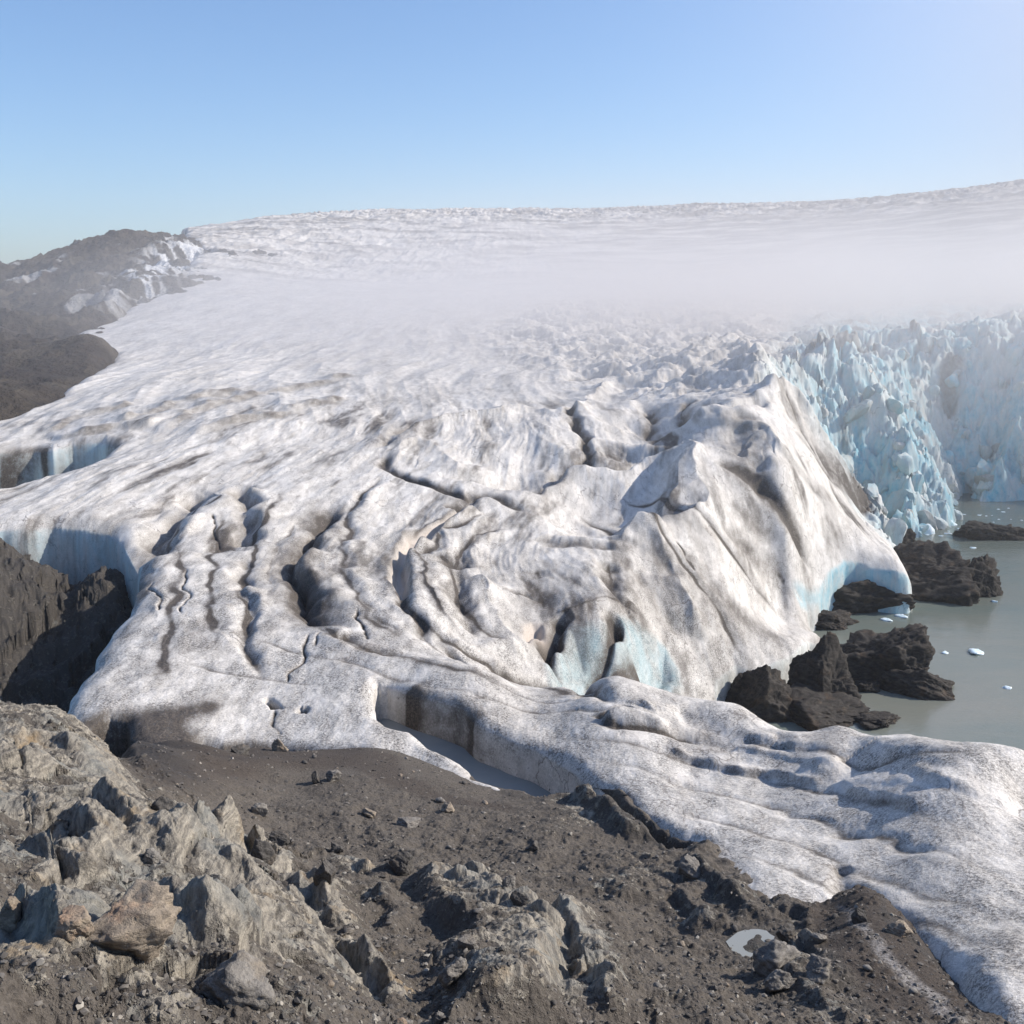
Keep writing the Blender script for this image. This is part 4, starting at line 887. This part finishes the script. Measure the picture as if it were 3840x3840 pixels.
# shore rocks: (u centre, v of the waterline, width px, height px, depth factor, yaw, seed, label)
SHORE = [
 (2870,2700,300,180,.9,.3,1,'angular dark rock at the foot of the ice, left of the taller block'),
 (3110,2650,260,205,.8,.2,2,'tall dark block standing against the ice where the dome meets the lake'),
 (3340,2575,430,215,.8,-.25,3,'largest rounded dark rock with a rusty right side in the lake'),
 (3500,2610,260,90,.7,-.3,4,'low layered rock ledge sloping into the lake below the rounded rock'),
 (3250,2590,90,40,.8,0,5,'small dark rock at the waterline right of the tall block'),
 (3230,2290,480,110,.5,0,16,'low black rock in the shade beneath the ice arch'),
 (3530,2244,430,185,.7,-.05,6,'long dark rock ridge under the ice arch'),
 (3680,2240,200,120,.8,.1,7,'dark rounded rock at the lakeward end of the long ridge'),
 (3110,2255,140,110,.8,.2,8,'dark rock in the shadow under the ice arch, left end'),
 (3130,2355,190,60,.8,.1,9,'flat dark rock slab in the inlet beside the ice dome'),
 (3740,2025,190,60,.8,0,10,'lone dark rock islet in open water by the right edge'),
 (3330,2075,200,85,.7,-.5,11,'dark rock slope below the calving face behind the arch'),
 (2630,2640,180,110,.9,0,12,'black rock in the shadowed gap under the dome, behind the tongue'),
 (2760,2650,120,90,.9,.6,13,'small brown rock between ice dome and shore rocks'),
 (3060,2720,420,60,.9,-.1,14,'low rubble shelf of dark rock at the lake edge behind the tongue'),
 (3290,2722,170,26,1.,.0,15,'thin dark gravel bar just breaking the lake surface'),
]
for u, v, wp, hp_, df, yaw, sd_, lab in SHORE:
    x, y, r = lake_pt(u, v); k = r / F
    wx = wp * k / 2; hz = hp_ * k; dy = wx * df
    me = rock_mesh('shore_rock', 100 + sd_, 6, .30, 12, 1., .05)
    add_rock('shore_rock', me, M_SHORE, (x, y + dy * .7, -.08 * hz), (wx * 1.28, dy * 1.3, hz * 1.3), (0, 0, yaw), lab, 'rock', 'dark rocks along the lake shore')
# boulders traced on the moraine: (tile, x, y of the foot, width, height, material, label)
BOULD = [
 ('1',1445,440,52,52,M_BOULDO,'pale angular boulder standing alone on mud below the ice edge'),
 ('1',1238,452,62,36,M_BOULDD,'dark squat boulder on mud left of the pale angular boulder'),
 ('1',575,498,75,60,M_BOULD,'grey boulder in the mud by the ice cave, behind the outcrop'),
 ('2',298,1122,100,100,M_BOULDD,'dark upright boulder alone on a pale gravel patch'),
 ('2',333,868,118,55,M_BOULD,'long rounded grey boulder lying on grey gravel near the ice spit'),
 ('2',552,790,64,54,M_BOULDO,'small pointed boulder just below the white ice spit'),
 ('2',120,812,60,36,M_BOULDO,'pale boulder to the left of the long rounded boulder'),
 ('2',585,1700,105,90,M_BOULD,'grey wedge shaped boulder in dark scree at the bottom centre'),
 ('2',655,1520,64,44,M_BOULD,'pale rounded boulder above the wedge shaped boulder'),
 ('2',935,1290,80,60,M_BOULDD,'dark boulder in the gully beside the central rock rib'),
 ('2',500,1920,50,44,M_BOULD,'grey round boulder at the very bottom edge of the scree'),
 ('2',1870,1140,110,80,M_BOULD,'rounded boulder beside the dark ice hole at the tongue edge'),
 ('3',1035,1385,80,72,M_BOULDD,'black boulder melted into the ice at the tip of the mud strip'),
 ('3',1265,1460,95,68,M_BOULDO,'rounded tan boulder on the mud strip against the ice edge'),
 ('3',830,1500,70,44,M_BOULD,'small grey boulder at the edge of the soaked mud'),
 ('3',640,1480,90,55,M_BOULDD,'dark boulder by the milky puddle under the ice edge'),
 ('3',600,1650,190,140,M_BOULD,'large rounded boulder in front of the milky puddle'),
 ('3',830,1690,120,110,M_BOULD,'pale angular slab boulder right of the large rounded boulder'),
 ('3',610,1760,130,90,M_BOULD,'rounded grey boulder below the large puddle boulder'),
 ('1',670,1500,330,200,M_BOULDO,'big ochre topped boulder among the left outcrops'),
 ('1',1215,1690,250,150,M_BOULD,'flat slab boulder with a pale quartz streak on the outcrop'),
 ('1',1435,920,85,60,M_BOULDD,'dark boulder in brown mud behind the small outcrop'),
 ('1',1740,960,70,46,M_BOULDD,'dark flat boulder on the moraine right of the outcrop edge'),
 ('1',790,1010,56,40,M_BOULD,'small grey boulder at the foot of the tall left outcrop'),
 ('1',1680,1100,70,80,M_BOULDD,'dark upright boulder behind the small outcrop knob'),
 ('1',1340,1070,80,80,M_BOULDD,'black boulder wedged between two outcrop knobs'),
 ('1',850,830,70,70,M_BOULDD,'dark block at the foot of the tall outcrop beside the mud'),
 ('1',1340,770,60,50,M_BOULD,'grey boulder on the muddy flat among scattered stones'),
 ('1',1725,590,64,44,M_BOULD,'pale boulder on the gravel below the ice edge'),
 ('1',1635,605,50,50,M_BOULDD,'dark boulder left of the pale boulder below the ice edge'),
 ('1',1110,1140,60,40,M_BOULD,'pale stone on the scree shelf between the outcrops'),
 ('1',1110,1310,70,50,M_BOULDD,'dark stone on the scree shelf'),
 ('1',40,1360,90,110,M_BOULDO,'reddish block at the left edge of the frame'),
 ('1',380,1380,110,70,M_BOULDO,'pale knobbly boulder on the left scree'),
 ('2',885,1200,60,50,M_BOULD,'grey stone in the middle of the moraine slope'),
 ('2',1010,1000,70,44,M_BOULDD,'dark stone on the upper moraine slope'),
]
for i, (t, x_, y_, w_, h_, mt, lab) in enumerate(BOULD):
    u, v = tp(t, [(x_, y_)])[0]; s_ = TS[t][2]
    zz = lambda a, r: np.maximum(zR0(a, r), -9)
    x, y = unproject(zR0, u, v); 
    r = math.hypot(x, y); k = math.hypot(r, H - zR0(np.array([math.atan2(x, y)]), np.array([r]))[0]) / F * s_
    wx, hz = w_ * k / 2, h_ * k
    # nudge along the sight line so that the foot sits on the real relief
    a = math.atan2(x, y); tt = px(u, v)[1]
    rr = np.linspace(max(8, r * .7), r * 1.25, 300); zz = np.array([sample(ground_g, ground_Z, q * math.sin(a), q * math.cos(a)) for q in rr]); d = (H - tt * rr) - zz
    kk = np.argmax(d < 0)
    if d[kk] < 0: x, y = rr[kk] * math.sin(a), rr[kk] * math.cos(a)
    me = rock_mesh('boulder', 300 + i, 5, .25, 10, 1., .03)
    z0 = sample(ground_g, ground_Z, x, y + wx * .4)
    if t == '3' and lab.startswith(('black boulder', 'rounded tan')): z0 = max(z0, ztop(x, y + wx * .4) - .1)
    add_rock('boulder', me, mt, (x, y + wx * .4, z0 + hz * .30), (wx * 1.3, wx * 1.15, hz * .82), (0, 0, rng.uniform(-.5, .5)), lab)

# scattered stones and gravel
stone_meshes = [rock_mesh('stone', 500 + i, 2, .22, 8) for i in range(8)]
for i, me in enumerate(stone_meshes): me.materials.append((M_BOULD, M_BOULDD, M_BOULDD, M_BOULDO)[i % 4])
rk_ = masks['rock']
def on_ground(n, r0, r1, lim=None):
    out = []
    while len(out) < n:
        r = 1 / rng.uniform(1 / r1, 1 / r0); a = rng.uniform(-.5, .5)
        x, y = r * math.sin(a), r * math.cos(a); z = sample(ground_g, ground_Z, x, y)
        if r > 23 and sample(ice_g, ice_Z, x, y) > z - .05: continue
        i = min(np.searchsorted(ground_g.r1, r), len(ground_g.r1) - 1); j = min(np.searchsorted(ground_g.a1, a), len(ground_g.a1) - 1)
        if rng.uniform() < rk_[i, j] * .95: continue
        out.append((x, y, z, r))
    return out
for x, y, z, r in on_ground(230, 15, 60):
    s_ = (.05 + .09 * rng.uniform() ** 3) * (r / 25) ** .6
    o = bpy.data.objects.new('stone', stone_meshes[rng.integers(8)]); C.objects.link(o)
    o.location = (x, y, z + s_ * .2); o.scale = (s_ * rng.uniform(.9, 1.5), s_, s_ * rng.uniform(.6, .9)); o.rotation_euler = (rng.uniform(-.3, .3), rng.uniform(-.3, .3), rng.uniform(0, 6.28))
    o['label'] = 'small loose stone lying on the dark moraine gravel'; o['category'] = 'stone'; o['group'] = 'small stones scattered on the moraine'
def gravel(n):
    bm = bmesh.new(); bmesh.ops.create_icosphere(bm, subdivisions=1, radius=1)
    V = np.array([v.co for v in bm.verts]); Fc = np.array([[v.index for v in f.verts] for f in bm.faces]); bm.free()
    P = on_ground(n, 12, 62); vs, fs = [], []
    for k, (x, y, z, r) in enumerate(P):
        s_ = (.022 + .05 * rng.uniform() ** 4) * (r / 25) ** .5
        a = rng.uniform(0, 6.28); ca, sa = math.cos(a), math.sin(a)
        W = V * (1 + .3 * rng.normal(size=(len(V), 1)).clip(-1, 1)) * np.array([s_ * rng.uniform(.9, 1.6), s_, s_ * .75])
        W = np.c_[W[:, 0] * ca - W[:, 1] * sa, W[:, 0] * sa + W[:, 1] * ca, W[:, 2]] + (x, y, z + s_ * .15)
        vs.append(W); fs.append(Fc + k * len(V))
    vs = np.concatenate(vs).astype(f4); fs = np.concatenate(fs).astype(np.int32)
    me = bpy.data.meshes.new('gravel'); me.vertices.add(len(vs)); me.vertices.foreach_set('co', vs.ravel()); me.loops.add(fs.size); me.loops.foreach_set('vertex_index', fs.ravel())
    me.polygons.add(len(fs)); me.polygons.foreach_set('loop_start', np.arange(0, fs.size, 3, dtype=np.int32)); me.update(calc_edges=True)
    tint = at_ = me.attributes.new('tint', 'FLOAT', 'POINT'); at_.data.foreach_set('value', np.repeat(rng.uniform(0, 1, len(P)), len(V)).astype(f4))
    s = NT('gravel_stone'); c = s.ramp(s.attr('tint'), [(0, (.05, .046, .042)), (.5, (.11, .10, .09)), (.85, (.2, .18, .155)), (1, (.36, .33, .28))])
    me.materials.append(s.finish(s.mix(s.mr(s.noise(30, 3), .3, .7, 0, .4), c, (.08, .07, .06)), .9)); me.set_sharp_from_angle(angle=.6)
    o = bpy.data.objects.new('gravel', me); C.objects.link(o); o['kind'] = 'stuff'; o['label'] = 'grey gravel strewn over the moraine'
gravel(int(16000))

# ------------------------------------------------------------------ ice floes
s = NT('floating_ice'); M_FLOE = s.finish(s.mix(s.mr(s.noise(3., 4), .35, .65), (.78, .82, .84), (.55, .72, .78)), .4, s.bump(s.noise(5., 4), .1, .6), .4)
FLOES = [(2727+600,2330,38,14,'larger white ice floe in the inlet, left of two'),(2540+1258*.673,1500+1212*.673,38,14,'white ice floe in the inlet, right of two'),
 (2540+1675*.673,1500+1418*.673,56,16,'flat white ice floe in open water right of the rounded rock'),(2540+1492*.673,1500+1412*.673,24,8,'tiny floe beside the rounded dark rock'),
 (2540+1840*.673,1500+1608*.673,30,8,'faint grey floe far from shore near the right edge'),
 (2540+1385*.673,1500+745*.673,56,44,'blue ice block calved off at the foot of the glacier'),(2540+1525*.673,1500+700*.673,40,20,'pale blue ice lump afloat at the tip of the calving front'),
 (2540+1510*.673,1500+748*.673,22,6,'white floe off the calved blue block'),(2540+1650*.673,1500+826*.673,18,6,'speck of ice below the islet'),(2540+1775*.673,1500+1127*.673,22,8,'speck of ice at the tip of the dark rock ridge'),
 (2540+1130*.673+40,1500+1223*.673,0,0,'')]
for i, (u, v, wp, hp_, lab) in enumerate(FLOES):
    if not lab: continue
    x, y, r = lake_pt(u, v); k = r / F
    o = add_rock('ice_floe', rock_mesh('ice_floe', 700 + i, 3, .3, 9), M_FLOE, (x, y + wp * k * .3, 0), (wp * k * .62, wp * k * .7, hp_ * k * .8), (0, 0, i), lab, 'ice floe', 'ice floating on the lake')
brash = [lake_pt(rng.uniform(3380, 3840), rng.uniform(1905, 2010)) for _ in range(40)]
serac_blocks(420)
bm_me = rock_mesh('ice_floe', 790, 2, .3, 8); bm_me.materials.append(M_FLOE)
for x, y, r in brash:
    s_ = rng.uniform(.1, .32); o = bpy.data.objects.new('ice_floe', bm_me); C.objects.link(o); o.location = (x, y, 0); o.scale = (s_ * 1.5, s_ * 1.5, s_ * .4); o.rotation_euler = (0, 0, rng.uniform(0, 6))
    o['label'] = 'small bit of brash ice on the water below the calving front'; o['category'] = 'ice floe'; o['group'] = 'brash ice below the calving front'

# ------------------------------------------------------------------ meltwater in the trench and the puddle
cx_ = at(zG0, TR1)
sheet('meltwater_stream', [tuple(p) for p in smooth_pl(cx_, 1)], 12.5, M_POOL)
PUD = tp('3', [(345,1500),(400,1440),(440,1420),(520,1432),(560,1470),(650,1495),(740,1475),(740,1510),(620,1520),(560,1530),(480,1560),(450,1590),(500,1630),(460,1620),(380,1560)])
pd = smooth_pl(on_plane(PUDG, PZ), 1)
sheet('meltwater_puddle', [tuple(p) for p in pd], PZ + .03, M_POOL)

# ------------------------------------------------------------------ fog and haze
def fog():
    bpy.ops.mesh.primitive_cube_add(size=1, location=(420, 580, 230)); o = bpy.context.object; o.name = 'fog_bank'; o.scale = (1280, 1020, 500); bpy.ops.object.transform_apply(location=True, scale=True)
    o['kind'] = 'stuff'; o['label'] = 'white fog bank drifting over the ice field'
    m = bpy.data.materials.new('drifting_fog'); m.use_nodes = True; t = m.node_tree; t.nodes.clear(); N = t.nodes.new; L = t.links.new
    out = N('ShaderNodeOutputMaterial'); v = N('ShaderNodeVolumePrincipled'); pos = N('ShaderNodeNewGeometry').outputs['Position']
    v.inputs['Color'].default_value = (.94, .905, .885, 1); v.inputs['Anisotropy'].default_value = .25
    def mt(op, a, b=0., c=None):
        x = N('ShaderNodeMath'); x.operation = op
        for i, q in enumerate((a, b) if c is None else (a, b, c)):
            if isinstance(q, (int, float)): x.inputs[i].default_value = q
            else: L(q, x.inputs[i])
        return x.outputs[0]
    nz = N('ShaderNodeTexNoise'); L(pos, nz.inputs['Vector']); nz.inputs['Scale'].default_value = .009; nz.inputs['Detail'].default_value = 4; nz.inputs['Roughness'].default_value = .6
    sp_ = N('ShaderNodeSeparateXYZ'); L(pos, sp_.inputs[0]); x, y, z = sp_.outputs
    wob = mt('MULTIPLY', mt('SUBTRACT', nz.outputs['Fac'], .5), 3.4)
    dx = mt('DIVIDE', mt('SUBTRACT', x, 340.), 275.); dy = mt('DIVIDE', mt('SUBTRACT', y, 370.), 170.); dz = mt('DIVIDE', mt('SUBTRACT', z, 38.), 20.)
    q = mt('ADD', mt('ADD', mt('MULTIPLY', dx, dx), mt('MULTIPLY', dy, dy)), mt('MULTIPLY', dz, dz))
    q = mt('ADD', q, wob)
    den = mt('MULTIPLY', mt('POWER', 2.718, mt('MULTIPLY', q, -1.)), .036)
    ex = mt('DIVIDE', mt('SUBTRACT', x, 600.), 280.); ey = mt('DIVIDE', mt('SUBTRACT', y, 640.), 240.); ez = mt('DIVIDE', mt('SUBTRACT', z, 200.), 150.)
    q2 = mt('ADD', mt('ADD', mt('MULTIPLY', ex, ex), mt('MULTIPLY', ey, ey)), mt('MULTIPLY', ez, ez))
    den = mt('ADD', den, mt('MULTIPLY', mt('POWER', 2.718, mt('MULTIPLY', q2, -1.)), .0052))
    L(den, v.inputs['Density']); L(v.outputs[0], out.inputs['Volume']); o.data.materials.append(m)
    return o
FOG = fog()
def haze():
    bpy.ops.mesh.primitive_cube_add(size=1, location=(0, 1040, 105)); o = bpy.context.object; o.name = 'haze'; o.scale = (2800, 2200, 230); bpy.ops.object.transform_apply(location=True, scale=True)
    o['kind'] = 'stuff'
    m = bpy.data.materials.new('thin_haze'); m.use_nodes = True; t = m.node_tree; t.nodes.clear()
    out = t.nodes.new('ShaderNodeOutputMaterial'); v = t.nodes.new('ShaderNodeVolumePrincipled'); v.inputs['Density'].default_value = .0001; v.inputs['Color'].default_value = (.92, .94, .97, 1); v.inputs['Anisotropy'].default_value = .2
    t.links.new(v.outputs[0], out.inputs['Volume']); o.data.materials.append(m)
haze()

# ------------------------------------------------------------------ light, sky, camera
SUN_AZ, SUN_EL = math.radians(80), math.radians(33)
sc = bpy.context.scene
wd = bpy.data.worlds.new('World'); sc.world = wd; wd.use_nodes = True; t = wd.node_tree
bg = t.nodes['Background']; sk = t.nodes.new('ShaderNodeTexSky'); sk.sky_type = 'NISHITA'; sk.sun_disc = False
sk.sun_elevation = SUN_EL; sk.sun_rotation = SUN_AZ; sk.altitude = 400; sk.air_density = 1.0; sk.dust_density = 1.3; sk.ozone_density = 3.6
mxs = t.nodes.new('ShaderNodeMix'); mxs.data_type = 'RGBA'; mxs.blend_type = 'MULTIPLY'; mxs.inputs[0].default_value = 1; mxs.inputs[7].default_value = (.91, 1., 1.11, 1)
t.links.new(sk.outputs[0], mxs.inputs[6]); t.links.new(mxs.outputs[2], bg.inputs[0]); bg.inputs[1].default_value = .115
ld = bpy.data.lights.new('sun', 'SUN'); ld.energy = 4.6; ld.angle = math.radians(.5); ld.color = (1, .925, .83)
lo = bpy.data.objects.new('sun', ld); C.objects.link(lo)
from mathutils import Vector
sd = Vector((math.sin(SUN_AZ) * math.cos(SUN_EL), math.cos(SUN_AZ) * math.cos(SUN_EL), math.sin(SUN_EL)))
lo.rotation_euler = (-sd).to_track_quat('-Z', 'Y').to_euler(); lo.location = sd * 50 + Vector((0, 0, 60))
cd = bpy.data.cameras.new('camera'); cam = bpy.data.objects.new('camera', cd); C.objects.link(cam); sc.camera = cam
cd.sensor_width = 36; cd.angle = FOV; cd.clip_start = .5; cd.clip_end = 6000
cam.location = (0, 0, H); cam.rotation_euler = (math.radians(90) - PITCH, 0, 0)
sc.view_settings.view_transform = 'Standard'; sc.view_settings.look = 'None'; sc.view_settings.exposure = .5; sc.view_settings.gamma = 1
cy = sc.cycles
try:
    cy.volume_bounces = 2; cy.max_bounces = 6; cy.diffuse_bounces = 3; cy.volume_step_rate = .9; cy.use_denoising = True
except Exception: pass
